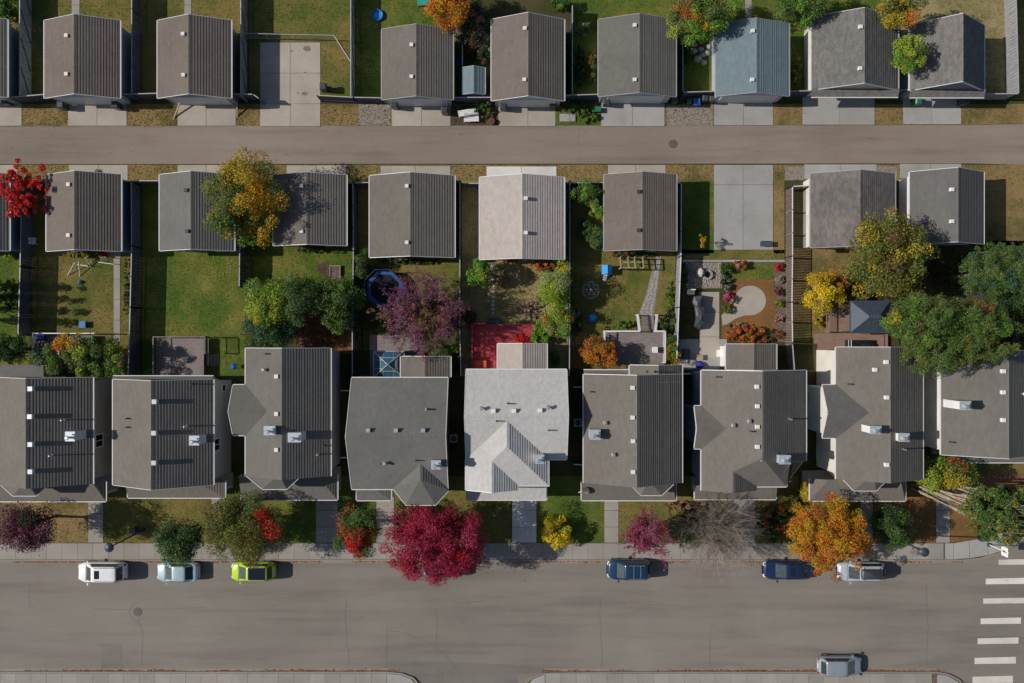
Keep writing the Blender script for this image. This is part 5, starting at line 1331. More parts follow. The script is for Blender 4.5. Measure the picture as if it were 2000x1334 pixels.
def rr_ring(x0, x1, hw, z, r, n=5):
    out = []
    for cx_, cy_, a0 in ((x1-r, hw-r, 0), (x0+r, hw-r, 90), (x0+r, -hw+r, 180), (x1-r, -hw+r, 270)):
        for i in range(n): a = R(a0+90*i/(n-1)); out.append((cx_+r*math.cos(a), cy_+r*math.sin(a), z))
    return out
def car(label, px0, px1, py, heading, paint, style, roof=None, extras=()):
    z = -.14; Lw = (px1-px0)*S*0.985
    X = wx((px0+px1)/2, .9); Y = wy(py, .9)
    t = thing('parked_car', label, 'car', (X, Y, z), 0 if heading > 0 else math.pi, 'cars parked along the street')
    def loc(n, mb, m, par=None, smooth=True):
        o = link(n, mb.mesh(n, m, smooth=smooth), par or t); return o
    L = Lw; W = {'suv':1.86,'sedan':1.78,'hatch':1.76}[style]; H = {'suv':1.70,'sedan':1.44,'hatch':1.52}[style]
    h = L/2
    if style == 'suv': top = [(-h,.62),(-h+.06,.88),(-h+.35,1.02),(.55*h,1.02),(.62*h,1.0),(.9*h,.86),(h-.04,.72),(h,.5)]; cab = (-h+.10,.60*h,-h+.52,.22*h)
    elif style == 'sedan': top = [(-h,.60),(-h+.05,.84),(-h+.3,.95),(-.55*h,.94),(.5*h,.93),(.6*h,.90),(.9*h,.78),(h-.04,.66),(h,.45)]; cab = (-.80*h,.56*h,-.46*h,.10*h)
    else: top = [(-h,.60),(-h+.05,.85),(-h+.3,.98),(.55*h,.97),(.64*h,.94),(.9*h,.80),(h-.04,.66),(h,.45)]; cab = (-h+.12,.62*h,-h+.55,.16*h)
    # lower body
    N = 26; m = MB(); rings = []
    for i in range(N+1):
        u = -1+2*i/N; x = h*math.copysign(abs(u)**.8, u); zt = interp(top, x)
        q_ = max(0, (abs(x)/h-.58)/.42); f = 1-(.64 if x > 0 else .36)*(1-math.sqrt(max(0, 1-q_**2*.98)))**.9; hw = W/2*f
        zb = .20+.10*max(0, (abs(x)/h-.86)/.14)
        rings.append([(x,0,zb),(x,hw*.82,zb),(x,hw*.97,zb+.08),(x,hw,lerp(zb,zt,.5)),(x,hw*.985,zt-.10),(x,hw*.93,zt-.02),(x,hw*.6,zt+.02),(x,0,zt+.035),
                      (x,-hw*.6,zt+.02),(x,-hw*.93,zt-.02),(x,-hw*.985,zt-.10),(x,-hw,lerp(zb,zt,.5)),(x,-hw*.97,zb+.08),(x,-hw*.82,zb)])
    k = len(rings[0]); vs = [p for r in rings for p in r]
    fs = [(a*k+i, a*k+(i+1)%k, (a+1)*k+(i+1)%k, (a+1)*k+i) for a in range(N) for i in range(k)]
    fs += [tuple(range(k-1,-1,-1)), tuple(range(N*k, N*k+k))]
    m.add(vs, fs); body = loc('body', m, paint)
    # hood line and door seams
    for xs in (cab[1]-.02,): loc('hood_seam', MB().box(xs-.012,-W*.40,interp(top,xs)+.005,xs+.012,W*.40,interp(top,xs)+.035), 'black_plastic', body, False)
    # cabin
    xb0, xb1, xt0, xt1 = cab; zb = interp(top, 0)-.04; hb, ht = W/2*.92, W/2*.76
    lv = [(0,0),(.45,.47),(.85,.88),(.96,.97)]
    m = MB(); rg = []
    for a, b in lv: rg.append(rr_ring(lerp(xb0,xt0,b), lerp(xb1,xt1,b), lerp(hb,ht,b), lerp(zb,H,a), lerp(.30,.22,b)))
    rg.append(rr_ring(xt0+.10, xt1-.12, ht-.12, H, .18)); rg.append(rr_ring(xt0+.4, xt1-.4, ht-.38, H+.02, .1))
    k = len(rg[0]); vs = [p for r in rg for p in r]
    m.add(vs, [(a*k+i, a*k+(i+1)%k, (a+1)*k+(i+1)%k, (a+1)*k+i) for a in range(len(rg)-1) for i in range(k)]+[tuple(range((len(rg)-1)*k, len(rg)*k))])
    cabin = loc('cabin', m, roof or paint)
    zz = lambda a: lerp(zb, H, a)
    def pane(name, pts, mat='glass_dark'):
        p = [Vector(q) for q in pts]; n_ = (p[1]-p[0]).cross(p[2]-p[0]).normalized(); c = sum(p, Vector())/len(p)
        if n_.dot(c-Vector((0,0,.8))) < 0: n_ = -n_; p = p[::-1]
        m = MB().add([q+n_*.02 for q in p]+[q-n_*.03 for q in p], [(0,1,2,3),(7,6,5,4),(0,4,5,1),(1,5,6,2),(2,6,7,3),(3,7,4,0)])
        return loc(name, m, mat, None, False)
    s0, s1 = .10, .90
    fx = lambda a: lerp(xb1, xt1, a); rx = lambda a: lerp(xb0, xt0, a); hy = lambda a: lerp(hb, ht, a)
    pane('windshield', [(fx(s0),-hy(s0)+.21,zz(s0)),(fx(s0),hy(s0)-.21,zz(s0)),(fx(s1),hy(s1)-.15,zz(s1)),(fx(s1),-hy(s1)+.15,zz(s1))], 'glass_windshield')
    pane('rear_window', [(rx(.15),-hy(.15)+.21,zz(.15)),(rx(.15),hy(.15)-.21,zz(.15)),(rx(s1),hy(s1)-.15,zz(s1)),(rx(s1),-hy(s1)+.15,zz(s1))])
    for sgn in (-1, 1):
        mid = (xt0+xt1)/2+.05; lo, hi = .14, .86
        for a, b, ta, tb in ((rx(lo)+.3, mid-.05, rx(hi)+.15, mid-.05), (mid+.03, fx(lo)-.32, mid+.03, fx(hi)-.1)):
            pane('side_window', [(a,sgn*hy(lo),zz(lo)),(b,sgn*hy(lo),zz(lo)),(tb,sgn*hy(hi),zz(hi)),(ta,sgn*hy(hi),zz(hi))])
        for xw in (-.60*h, .62*h):
            wv = link('wheel', None, t, (xw, sgn*(W/2-.10), .33)); wv.empty_display_size = .1
            tm = MB(); n = 20; pr = [(.22,-.09),(.31,-.11),(.335,-.07),(.335,.07),(.31,.11),(.22,.09)]
            tm.add([(r*math.cos(2*math.pi*i/n), y, r*math.sin(2*math.pi*i/n)) for r,y in pr for i in range(n)], [(a*n+i, a*n+(i+1)%n, ((a+1)%6)*n+(i+1)%n, ((a+1)%6)*n+i) for a in range(6) for i in range(n)])
            link('tyre', tm.mesh('tyre', 'rubber', smooth=True), wv); link('rim', MB().tube((0,-.08,0),(0,.1,0) if sgn > 0 else (0,.08,0), .225, .225, 16).mesh('rim', 'rim_metal'), wv)
        xm_ = fx(.12)-.12
        mm = MB().box(xm_-.07, sgn*(W/2+.11)-.10, zz(.05), xm_+.06, sgn*(W/2+.11)+.09, zz(.05)+.14); loc('side_mirror', mm, roof or paint, None, False)
        zh = interp(top, h-.12); loc('headlight', MB().add([(h-.42,sgn*W*.40,zh+.04),(h-.10,sgn*W*.36,zh-.03),(h-.06,sgn*W*.22,zh-.03),(h-.28,sgn*W*.26,zh+.035),(h-.42,sgn*W*.42,zh-.12),(h-.10,sgn*W*.40,zh-.16),(h-.02,sgn*W*.24,zh-.16),(h-.28,sgn*W*.26,zh-.12)], [(0,1,2,3),(7,6,5,4),(0,4,5,1),(1,5,6,2),(2,6,7,3),(3,7,4,0)]), 'lamp_lens', None, False)
        zt_ = interp(top, -h+.1); loc('tail_light', MB().box(-h+.005, sgn*W*.36-.10, zt_-.24, -h+.12, sgn*W*.36+.08, zt_-.04), 'red_lens', None, False)
    loc('grille', MB().box(h-.06,-.45,.42,h+.015,.45,.58), 'black_plastic', body, False)
    loc('number_plate', MB().box(-h-.02,-.25,.60,-h+.03,.25,.72), 'vent_white', body, False)
    if 'sunroof' in extras: loc('sunroof', MB().box(xt1-.75,-.38,H-.01,xt1-.28,.38,H+.028), 'glass_dark', cabin, False)
    if 'panorama' in extras: loc('sunroof', MB().box(xt0+.12,-ht+.10,H-.01,xt1-.15,ht-.10,H+.026), 'roof_black', cabin, False)
    if 'rails' in extras:
        for sgn in (-1,1): loc('roof_rail', MB().box(xt0+.2,sgn*(ht-.09)-.025,H,xt1-.3,sgn*(ht-.09)+.025,H+.07), 'rim_metal', cabin, False)
    if 'bars' in extras:
        for x in (lerp(xt0,xt1,.3), lerp(xt0,xt1,.62)): loc('cross_bar', MB().box(x-.03,-ht+.08,H+.05,x+.03,ht-.08,H+.085), 'rim_metal', cabin, False)
    if 'box' in extras:
        m = MB(); rg = [rr_ring(xt0+.12,xt1+.05,.44,H+.08,.15), rr_ring(xt0+.10,xt1+.07,.46,H+.25,.15), rr_ring(xt0+.2,xt1-.1,.38,H+.40,.12)]; k = len(rg[0])
        m.add([p for r in rg for p in r], [(a*k+i, a*k+(i+1)%k, (a+1)*k+(i+1)%k, (a+1)*k+i) for a in range(2) for i in range(k)]+[tuple(range(2*k,3*k)), tuple(range(k-1,-1,-1))])
        loc('roof_box', m, 'bin_grey', None, True)
        for x in (xt0+.35, xt1-.25): loc('cross_bar', MB().box(x-.03,-ht+.08,H-.02,x+.03,ht-.08,H+.08), 'rim_metal', cabin, False)
    return t
car('white SUV with dark sunroof and roof rails parked at the kerb', 148, 243, 1119, -1, 'paint_car_white', 'suv', None, ('sunroof','rails'))
car('pale aqua sedan parked under the green street tree', 302, 386, 1119, -1, 'paint_car_aqua', 'sedan')
car('lime yellow hatchback with black roof', 448, 535, 1118, -1, 'paint_car_lime', 'hatch', None, ('panorama','rails'))
car('dark blue car mostly hidden under the crimson tree', 826, 906, 1110, -1, 'paint_car_blue', 'sedan')
car('deep blue SUV with silver roof bars', 1186, 1273, 1114, -1, 'paint_car_navy', 'suv', None, ('rails','bars'))
car('navy sedan with a square sunroof beside the orange tree', 1492, 1588, 1115, -1, 'paint_car_blue', 'sedan', None, ('sunroof',))
car('silver car carrying a black roof box', 1638, 1732, 1118, -1, 'paint_car_silver', 'hatch', None, ('box',))
car('steel grey hatchback parked on the opposite kerb', 1600, 1687, 1303, 1, 'paint_car_steel', 'hatch')
# ------------------------------------------------------------ trees, shrubs, grass
def mesh_np(name, V, F4=None, F3=None, mat='leaf', tone=None):
    me = bpy.data.meshes.new(name); me.vertices.add(len(V)); me.vertices.foreach_set('co', np.asarray(V, np.float32).ravel())
    loops = []; starts = []; n = 0
    if F4 is not None and len(F4): loops.append(F4.ravel()); starts.append(np.arange(len(F4))*4); n = F4.size
    if F3 is not None and len(F3): loops.append(F3.ravel()); starts.append(n+np.arange(len(F3))*3)
    lv = np.concatenate(loops).astype(np.int32); st = np.concatenate(starts).astype(np.int32)
    me.loops.add(len(lv)); me.loops.foreach_set('vertex_index', lv); me.polygons.add(len(st)); me.polygons.foreach_set('loop_start', st)
    me.materials.append(MAT[mat])
    if tone is not None:
        a = me.attributes.new('tone', 'FLOAT_COLOR', 'FACE'); c = np.ones((len(st), 4), np.float32); c[:, :3] = tone; a.data.foreach_set('color', c.ravel())
    me.update(calc_edges=True); return me
def unit(a): return a/np.maximum(np.linalg.norm(a, axis=1, keepdims=True), 1e-6)
def leaves(pos, out, size, aspect, tone, rg, up=.55, rnd=.8, along=None):
    n = len(pos); N = unit(out*.6+np.array([0,0,up])+rg.normal(0, rnd, (n,3)))
    T = rg.normal(0,1,(n,3)) if along is None else along+rg.normal(0,.35,(n,3)); T = unit(T-N*(T*N).sum(1, keepdims=True)); B = np.cross(N, T)
    l = (size*rg.uniform(.6,1.35,n))[:,None]/2; w_ = l/aspect
    V = np.stack([pos-T*l, pos+B*w_-T*l*.1, pos+T*l, pos-B*w_-T*l*.1], 1).reshape(-1,3)
    return V, np.arange(4*n).reshape(-1,4), tone
C = dict(green=(0.070,0.137,0.028), bright=(0.149,0.299,0.034), lime=(.34,.40,.04), dark=(0.029,0.068,0.023), olive=(0.167,0.167,0.032), gold=(.42,.32,.03), yellow=(0.660,0.506,0.022), orange=(0.550,0.198,0.020), amber=(.50,.29,.02),  # lime is lightened to carry the highlighted lot's brightness on its bushes
         rust=(0.324,0.102,0.026), red=(0.528,0.024,0.024), scarlet=(0.660,0.039,0.028), crimson=(0.351,0.021,0.055), magenta=(0.363,0.039,0.094), plum=(0.140,0.031,0.063), purple=(0.221,0.098,0.143), brown=(0.144,0.084,0.036), grey=(0.330,0.286,0.242), pink=(0.495,0.286,0.242), moss=(.122,.172,.045), blue=(0.049,0.119,0.070), pale=(0.242,0.286,0.121))
def limb_mesh(base, forks, rg, r0):
    mb = MB()
    for f in forks:
        a = Vector(base); b = Vector(f); mid = (a+b)/2+Vector(rg.normal(0,.12,3))*(b-a).length*.5
        mb.tube(a, mid, r0, r0*.6, 5, False); mb.tube(mid, b, r0*.6, r0*.2, 5, False)
    return mb
def tree(name, label, cat, px, py, rx, ry, top, bot, cols, lai=3.9, leaf=.14, aspect=1.6, n_cl=None, patches=(), seed=None, group=None, trunk=.13, base=None, cl=.30, ragged=.25, bark='bark', jitter=.22, spike=False, mixed=.12):
    rg = np.random.default_rng(seed if seed is not None else int(abs(px*7+py))); 
    zc = (top+bot)/2; rz = (top-bot)/2; k = S*(1-zc/ALT); cx_, cy_, _ = P(px, py, zc); ax, ay = rx*k*1.12, ry*k*1.12
    # the spread seen from above includes the height parallax of a tall crown
    rm = (ax+ay)/2
    n_cl = n_cl or int(np.clip(18+rm*20, 18, 110))
    u = unit(rg.normal(0,1,(n_cl,3))); rad = rg.uniform(0,1,n_cl)**.36
    u = u*rad[:,None]*(1+rg.normal(0,ragged*.35,n_cl))[:,None]; 
    cr = np.minimum(rm, rz*1.1)*cl*rg.uniform(.6,1.25,n_cl)
    ctr = np.stack([cx_+u[:,0]*(ax-cr*.55), cy_+u[:,1]*(ay-cr*.55), zc+u[:,2]*np.maximum(rz-cr*.6,.05)], 1)
    wts = np.array([c[1] for c in cols], float); wts /= wts.sum(); ci = rg.choice(len(cols), n_cl, p=wts)
    base_c = np.array([C[c[0]] for c in cols])[ci]
    for (qx, qy, qr, cn) in patches:
        for i in range(n_cl):
            kk = S*(1-ctr[i,2]/ALT); ix, iy = ctr[i,0]/kk+1000, 667-ctr[i,1]/kk
            if (ix-qx)**2+(iy-qy)**2 < qr*qr: base_c[i] = C[cn]
    t = thing(name, label, cat, (cx_, cy_, 0.0), group=group)
    if base: bx_, by_, _ = P(*base)
    else: bx_, by_ = cx_, cy_
    area = math.pi*ax*ay; la = leaf*leaf/aspect*.5*1.05; n = int(lai*area*(1+.35*rz/max(rm,.2))/la); n = min(n, 80000)
    w_ = cr**2; w_ /= w_.sum(); idx = rg.choice(n_cl, n, p=w_)
    d = unit(rg.normal(0,1,(n,3))); d[:,2] = np.where(d[:,2] < -.5, -d[:,2], d[:,2])
    rr_ = cr[idx]*(rg.uniform(.25,1,n)**.5)*(1+(rg.uniform(0,1,n) > .93)*rg.uniform(0,.45,n))
    pos = ctr[idx]+d*rr_[:,None]*np.array([1,1,.8]); pos[:,2] = np.maximum(pos[:,2], .05)
    out = unit(pos-np.array([cx_,cy_,zc-rz*.5]))*.5+d*.5
    tone = base_c[idx]*np.clip(rg.normal(1,jitter,n),.35,1.9)[:,None]*np.clip(1+rg.normal(0,.08,(n,3)),.7,1.3)
    sw = rg.uniform(0,1,n) < mixed; tone[sw] = np.array([C[c[0]] for c in cols])[rg.choice(len(cols), sw.sum(), p=wts)]
    V, F, tone = leaves(pos, out, leaf, aspect, tone, rg, along=(out if spike else None))
    V = V-np.array([cx_,cy_,0.0])
    link('crown', mesh_np('crown', V, F, None, 'leaf', tone), t)
    if trunk:
        tb = (bx_,by_,-.05); fork = (lerp(bx_,cx_,.6), lerp(by_,cy_,.6), max(bot*.9, .25))
        m = MB(); m.tube(tb, (tb[0],tb[1],.25), trunk*1.5, trunk*1.05, 10); m.tube((tb[0],tb[1],.25), fork, trunk*1.05, trunk*.8, 10)
        tr = part(t, 'trunk', m, bark); sel = rg.choice(n_cl, min(n_cl, 16), replace=False)
        part(tr, 'branches', limb_mesh(fork, ctr[sel], rg, trunk*.55), bark, kind='stuff')
    return t
def shrub(label, px, py, rx, ry, h, cols, **kw):
    kw.setdefault('leaf', .12); kw.setdefault('trunk', .04); kw.setdefault('cl', .34)
    return tree('shrub', label, 'shrub', px, py, rx, ry, h, .05, cols, **kw)
def twigs(base, ends, rg, r, depth, out, spread=.5, sub=5):
    for e in ends:
        out.append((base, e, r, r*.55)); b = np.array(base); ev = np.array(e); d = ev-b; L = np.linalg.norm(d)
        if depth > 0:
            for _ in range(sub):
                tt = rg.uniform(.3,1.0); p = b+d*tt; q = p+unit((d/L+rg.normal(0,spread,3)+np.array([0,0,.12]))[None])[0]*L*rg.uniform(.28,.55)
                twigs(p, [q], rg, r*.5, depth-1, out, spread, max(3, sub-1))
def twig_mesh(segs, off):
    a = np.array([s[0] for s in segs], float); b = np.array([s[1] for s in segs], float); r0 = np.array([s[2] for s in segs]); r1 = np.array([s[3] for s in segs])
    d = unit(b-a); h_ = np.where(np.abs(d[:,2:3]) > .9, np.array([[1.,0,0]]), np.array([[0,0,1.]])); u = unit(np.cross(d, h_)); v = np.cross(d, u); V = []
    for c, r in ((a,r0),(b,r1)):
        for i in range(3): t_ = 2*math.pi*i/3; V.append(c+u*(math.cos(t_)*r)[:,None]+v*(math.sin(t_)*r)[:,None])
    V = np.stack(V,1); n = len(a); o = (np.arange(n)*6)[:,None]
    F = np.concatenate([o+np.array([[i,(i+1)%3,3+(i+1)%3,3+i]]) for i in range(3)])
    return V.reshape(-1,3)-np.array(off), F
def twig_tree(name, label, px, py, rx, ry, top, cols, leaf_n, seed, twig_mat, limbs=16, r=.06, sub=7, depth=2, leaf=.13, group=None):
    rg = np.random.default_rng(seed); zc = top*.6; k = S*(1-zc/ALT); cx_, cy_, _ = P(px, py, zc); ax, ay = rx*k, ry*k
    t = thing(name, label, 'tree', (cx_,cy_,0), group=group); fork = (cx_,cy_,max(.5,top*.22)); segs = []
    part(t, 'trunk', MB().tube((cx_,cy_,-.05), fork, r*2.6, r*1.8, 9), twig_mat)
    for i in range(limbs):
        a = 2*math.pi*(i+rg.uniform(-.3,.3))/limbs*2.0; rad = rg.uniform(.25,.78); e = (cx_+math.cos(a)*ax*rad, cy_+math.sin(a)*ay*rad, top*(.95-.5*rad**2)*rg.uniform(.8,1.0))
        twigs(fork, [e], rg, r, depth, segs, .48, sub)
    V, F = twig_mesh(segs, (cx_,cy_,0)); o = link('branches', mesh_np('branches', V, F, None, twig_mat), t); o['kind'] = 'stuff'
    if leaf_n:
        ends = np.array([s[1] for s in segs if s[2] < r*.6]); st = np.array([s[0] for s in segs if s[2] < r*.6]); i = rg.integers(0, len(ends), leaf_n); f = rg.uniform(.2,1.05,(leaf_n,1))
        pos = st[i]*(1-f)+ends[i]*f+rg.normal(0,.07,(leaf_n,3)); wts = np.array([c[1] for c in cols], float); wts /= wts.sum()
        patch = (np.sin(pos[:,0]*1.3+seed)+np.cos(pos[:,1]*1.1+seed*2)+rg.normal(0,.7,leaf_n)); q = np.clip(((patch+2.2)/4.4), 0, .999); cum = np.cumsum(wts); ci = np.searchsorted(cum, q)
        tone = np.array([C[c[0]] for c in cols])[np.minimum(ci, len(cols)-1)]*np.clip(rg.normal(1,.3,leaf_n),.4,1.9)[:,None]
        out = unit(pos-np.array([cx_,cy_,zc*.5])); V, F, tone = leaves(pos, out, leaf, 2.0, tone, rg, along=out); link('crown', mesh_np('crown', V-np.array([cx_,cy_,0]), F, None, 'leaf', tone), t)
    return t
T = 'tree'
for k, (gx, gy, hh) in enumerate(((-30,556,8.6),(-26,580,7.4),(-30,602,8.4),(-24,624,7.2))):
    qx, qy = 1000+(gx-1000)/(1-hh*.55/ALT), 667+(gy-667)/(1-hh*.55/ALT)
    tree(T, 'narrow columnar tree left of the first back fence, seen by its long shadow', T, qx, qy, 15, 8, hh, .6, [('green',3),('dark',2)], trunk=.09, cl=.5, n_cl=40, group='columnar trees beside the striped lawn')
# beyond the lane
tree(T, 'orange tree cut by the photo edge beyond the lane', T, 876, 12, 37, 46, 5.5, 2.0, [('orange',5),('amber',2),('rust',1)], spike=True)
tree(T, 'green tree flecked with orange left of the blue roofed garage', T, 1370, 30, 60, 55, 6.0, 1.8, [('moss',4),('bright',2),('lime',1.5),('orange',.8),('rust',.5)], patches=((1335,20,16,'rust'),(1358,28,10,'orange'),(1375,55,9,'amber')))
tree(T, 'bright green tree behind the shake roofed garage', T, 1562, 8, 50, 42, 6.0, 1.5, [('bright',3),('green',3),('moss',2)])
tree(T, 'olive and gold tree hanging over the shake roof', T, 1755, 15, 48, 38, 7.0, 3.0, [('olive',4),('moss',2),('gold',2)], patches=((1785,40,14,'orange'),(1745,40,14,'gold')))
tree(T, 'small round bright green tree between the two shake roofed garages', T, 1775, 105, 30, 37, 6.2, 3.0, [('bright',4),('lime',2),('moss',1)])
shrub('tall green ornamental grass by the pale braced fence', 12, 18, 26, 38, 2.6, [('bright',3),('green',3)], spike=True, aspect=3.5, leaf=.3)
shrub('dark twiggy shrub with pale flecks beside the orange tree', 920, 45, 34, 50, 2.6, [('dark',5),('brown',2),('pink',1),('grey',1)])
shrub('grey green shrub left of the dim shed yard', 945, 100, 18, 26, 1.6, [('dark',3),('grey',1),('brown',1)])
shrub('russet ground shrub below the orange tree', 890, 62, 16, 16, 1.0, [('rust',2),('pink',1),('brown',2)])
shrub('green shrub above the striped far garage', 1095, 8, 20, 12, 1.8, [('bright',2),('green',2)])
shrub('pale flowering shrub in the side yard right of the striped far garage', 1138, 56, 16, 13, 1.3, [('pale',2),('green',3),('grey',1)])
shrub('brownish shrub against the olive roofed garage', 1158, 130, 11, 34, 1.2, [('brown',3),('rust',1),('green',2)])
shrub('dark green shrub along the fence right of the striped far garage', 1133, 130, 12, 40, 1.0, [('dark',3),('green',2)])
shrub('leafy weeds at the lane end of the dark side yard', 1115, 205, 26, 14, 1.1, [('green',3),('moss',2),('pale',1),('brown',1)])
shrub('green weeds around the grey slabs', 1142, 222, 22, 18, .8, [('bright',2),('green',3),('olive',2)])
shrub('tall weeds behind the white benches', 945, 212, 18, 20, 1.0, [('green',3),('moss',2),('rust',.6),('bright',1)])
shrub('rust coloured shrub behind the lane fence of the shed yard', 952, 192, 9, 8, 1.2, [('rust',3),('brown',1)])
shrub('weedy shrub under the striped far garage driveway corner', 895, 202, 10, 8, .8, [('green',2),('moss',1)])
shrub('yellow green plants between blue garage and shake garage', 1556, 140, 9, 30, 1.0, [('olive',2),('gold',1),('green',2)])
shrub('dark shrub at the fence beside the rubble yard', 1341, 100, 8, 36, 1.2, [('dark',2),('green',1),('brown',1)])
# second row
tree(T, 'vivid red maple over the fence by the cut off garage', T, 46, 374, 44, 52, 5.0, 2.2, [('scarlet',5),('red',3),('rust',.6)], spike=True, aspect=2.0, leaf=.17, n_cl=80, cl=.19, ragged=.4, lai=3.0)
tree(T, 'large tree turning from green to yellow and orange over a grey garage', T, 478, 392, 70, 88, 7.5, 2.2, [('gold',3),('amber',3),('moss',2),('green',2)],
     patches=((475,335,38,'gold'),(432,390,32,'moss'),(408,395,12,'gold'),(505,385,32,'amber'),(486,450,22,'amber'),(485,478,26,'bright'),(450,430,24,'green')), n_cl=110)
shrub('yellow and red border plants behind the brown striped garage', 158, 497, 34, 8, .8, [('gold',3),('olive',2),('rust',1)])
shrub('round red flowering shrub behind the brown striped garage', 204, 497, 7, 6, .9, [('red',3),('scarlet',1)])
shrub('small lime shrub beside the cut off garage', 18, 500, 9, 7, .9, [('lime',3),('bright',1)])
shrub('green border along the path side fence', 246, 570, 6, 60, .6, [('green',3),('moss',2),('rust',.4),('grey',.4)])
shrub('dim leafy bush left of the first fence', 12, 575, 24, 30, .9, [('green',3),('dark',3)])
shrub('green border below the tree shaded garage', 625, 486, 48, 7, .8, [('green',2),('moss',2),('rust',.5)])
shrub('green border below the wide grey garage', 800, 510, 60, 6, .8, [('green',3),('dark',2),('brown',.6)])
shrub('grey green tall shrub at the trampoline yard fence', 706, 518, 17, 34, 2.6, [('dark',2),('green',2),('moss',2)])
shrub('dark climber under the grey green shrub', 702, 560, 11, 24, 1.6, [('dark',3),('green',1)])
tree(T, 'yellow green tree in the leafy clump behind the side gable house', T, 525, 590, 52, 44, 6.0, 1.2, [('lime',3),('bright',2),('moss',2),('gold',.6)])
tree(T, 'dark green tree in the middle of the leafy clump', T, 592, 583, 48, 45, 6.5, 1.2, [('green',4),('moss',3),('dark',2)])
tree(T, 'green tree at the fence end of the leafy clump', T, 664, 580, 38, 42, 6.0, 1.2, [('green',4),('moss',3),('bright',1)])
tree(T, 'blue green tree close to the side gable house', T, 520, 646, 54, 36, 5.0, 1.0, [('blue',3),('green',3),('dark',2),('moss',1)])
tree(T, 'small green tree over the russet soil', T, 662, 625, 28, 26, 4.5, 1.2, [('green',3),('moss',2),('bright',1)])
twig_tree(T, 'wide purple leaved tree with radiating pale twigs', 828, 612, 84, 84, 6.0, [('plum',2),('purple',4),('magenta',1),('brown',1.5),('olive',1)], 24000, 5, 'twig_purple', limbs=44, sub=8, r=.036)
shrub('green hedge between purple tree and grey lean-to roof', 862, 684, 34, 12, 1.8, [('bright',2),('green',3),('moss',2)])
shrub('small bush inside the dim bed beside the purple tree', 748, 642, 14, 11, .9, [('green',2),('bright',1)])
tree(T, 'leafy green tree with a russet tip over the shaded deck', T, 158, 698, 88, 42, 5.5, 2.2, [('moss',4),('bright',2),('lime',1.2),('green',2)], patches=((115,663,20,'orange'),(132,672,14,'amber'),(100,672,10,'rust')), n_cl=90)
tree(T, 'dark green tree at the photo edge beside the shaded deck', T, 20, 682, 36, 32, 4.2, 1.0, [('green',3),('dark',2),('lime',1),('moss',1)])
tree('shrub', 'round bright green bush beside the beige roofed garage', 'shrub', 936, 530, 25, 30, 3.8, .5, [('bright',4),('green',1),('lime',1)], trunk=.06)
shrub('yellow lime bush along the right fence of the worn lawn', 1087, 562, 34, 44, 4.4, [('lime',4),('yellow',1),('bright',1.5),('pale',1)])
shrub('lower lime and white bush beside the red deck', 1090, 624, 32, 30, 3.4, [('lime',2),('bright',2),('pale',2),('rust',.4)])
shrub('spiky bright green bush at the corner of the red deck', 1062, 652, 23, 26, 1.6, [('bright',4),('green',1)], spike=True, aspect=2.6, leaf=.22)
shrub('orange flowering shrub behind the beige roofed garage', 1062, 519, 27, 11, 1.1, [('orange',3),('rust',2),('brown',1)])
shrub('red shrub against the beige roofed garage', 998, 509, 16, 4, .8, [('red',2),('rust',1)])
shrub('pinkish dry shrub in the worn lawn', 1035, 604, 20, 22, .9, [('pink',4),('grey',2),('brown',1)], lai=1.4)
shrub('straw coloured grass clump by the stepping stones', 981, 552, 13, 14, .7, [('amber',1),('pink',2),('gold',1)], lai=1.6)
shrub('scarlet potted flowers on the red deck', 1019, 661, 18, 9, 1.3, [('scarlet',4),('red',2)], lai=2)
shrub('dark purple shrub left of the red deck steps', 918, 618, 14, 18, 1.2, [('plum',2),('dark',2)], lai=1.6)
shrub('green plants in the gap beside the beige lean-to', 1082, 700, 12, 16, .9, [('green',2),('bright',1)])
tree('shrub', 'leafy green bush at the top of the side garden', 'shrub', 1146, 378, 27, 26, 3.6, .3, [('green',3),('moss',3),('bright',1)], trunk=.05)
shrub('bright bush beside the brown garage in the side garden', 1166, 405, 14, 22, 3.2, [('moss',2),('lime',1),('bright',1)])
shrub('dense green bush at the foot of the side garden', 1165, 466, 13, 24, 2.8, [('green',3),('moss',2)])
shrub('low green grasses in the side garden', 1143, 450, 17, 24, 1.6, [('green',3),('dark',2)])
shrub('flower border along the back of the brown garage', 1212, 497, 22, 6, .8, [('green',2),('rust',1),('dark',1)])
shrub('dark border under the swing frame', 1262, 497, 22, 5, .7, [('dark',2),('green',2)])
shrub('narrow green border along the grey fence of the flagstone yard', 1308, 580, 9, 34, .7, [('green',2),('bright',1.4),('olive',1)])
shrub('pale leaved shrub beside the white stairs', 1306, 630, 18, 20, 1.2, [('moss',2),('pale',1),('dark',2)])
shrub('spiky green plant left of the white stairs', 1215, 634, 16, 9, .8, [('bright',2),('green',2)], spike=True, aspect=3)
shrub('white and green flowers at the right fence of the worn lawn', 1128, 625, 10, 26, 1.0, [('dark',2),('green',2),('grey',1)])
tree(T, 'orange leaved small tree at the corner of the white railed deck', T, 1170, 690, 34, 36, 4.0, .8, [('orange',3),('rust',3),('olive',1),('amber',1)], leaf=.13)
shrub('orange tipped green shrub right of the white railed deck', 1313, 680, 16, 30, 2.2, [('green',3),('bright',1),('amber',1.4)])
tree(T, 'thin young yellow tree beside the parking pad', T, 1373, 468, 13, 13, 2.6, 1.3, [('gold',3),('amber',2)], lai=.8, trunk=.03, n_cl=14, cl=.25)
shrub('dark hedge along the grey fence beside the cobbles', 1335, 536, 9, 24, 1.0, [('dark',3),('green',1)])
shrub('dark green shrub at the right of the cobbles', 1418, 525, 11, 13, .9, [('dark',2),('green',3)])
shrub('grey leaved shrub below the dark green one at the cobbles', 1418, 553, 12, 14, .8, [('dark',2),('grey',2),('blue',1)])
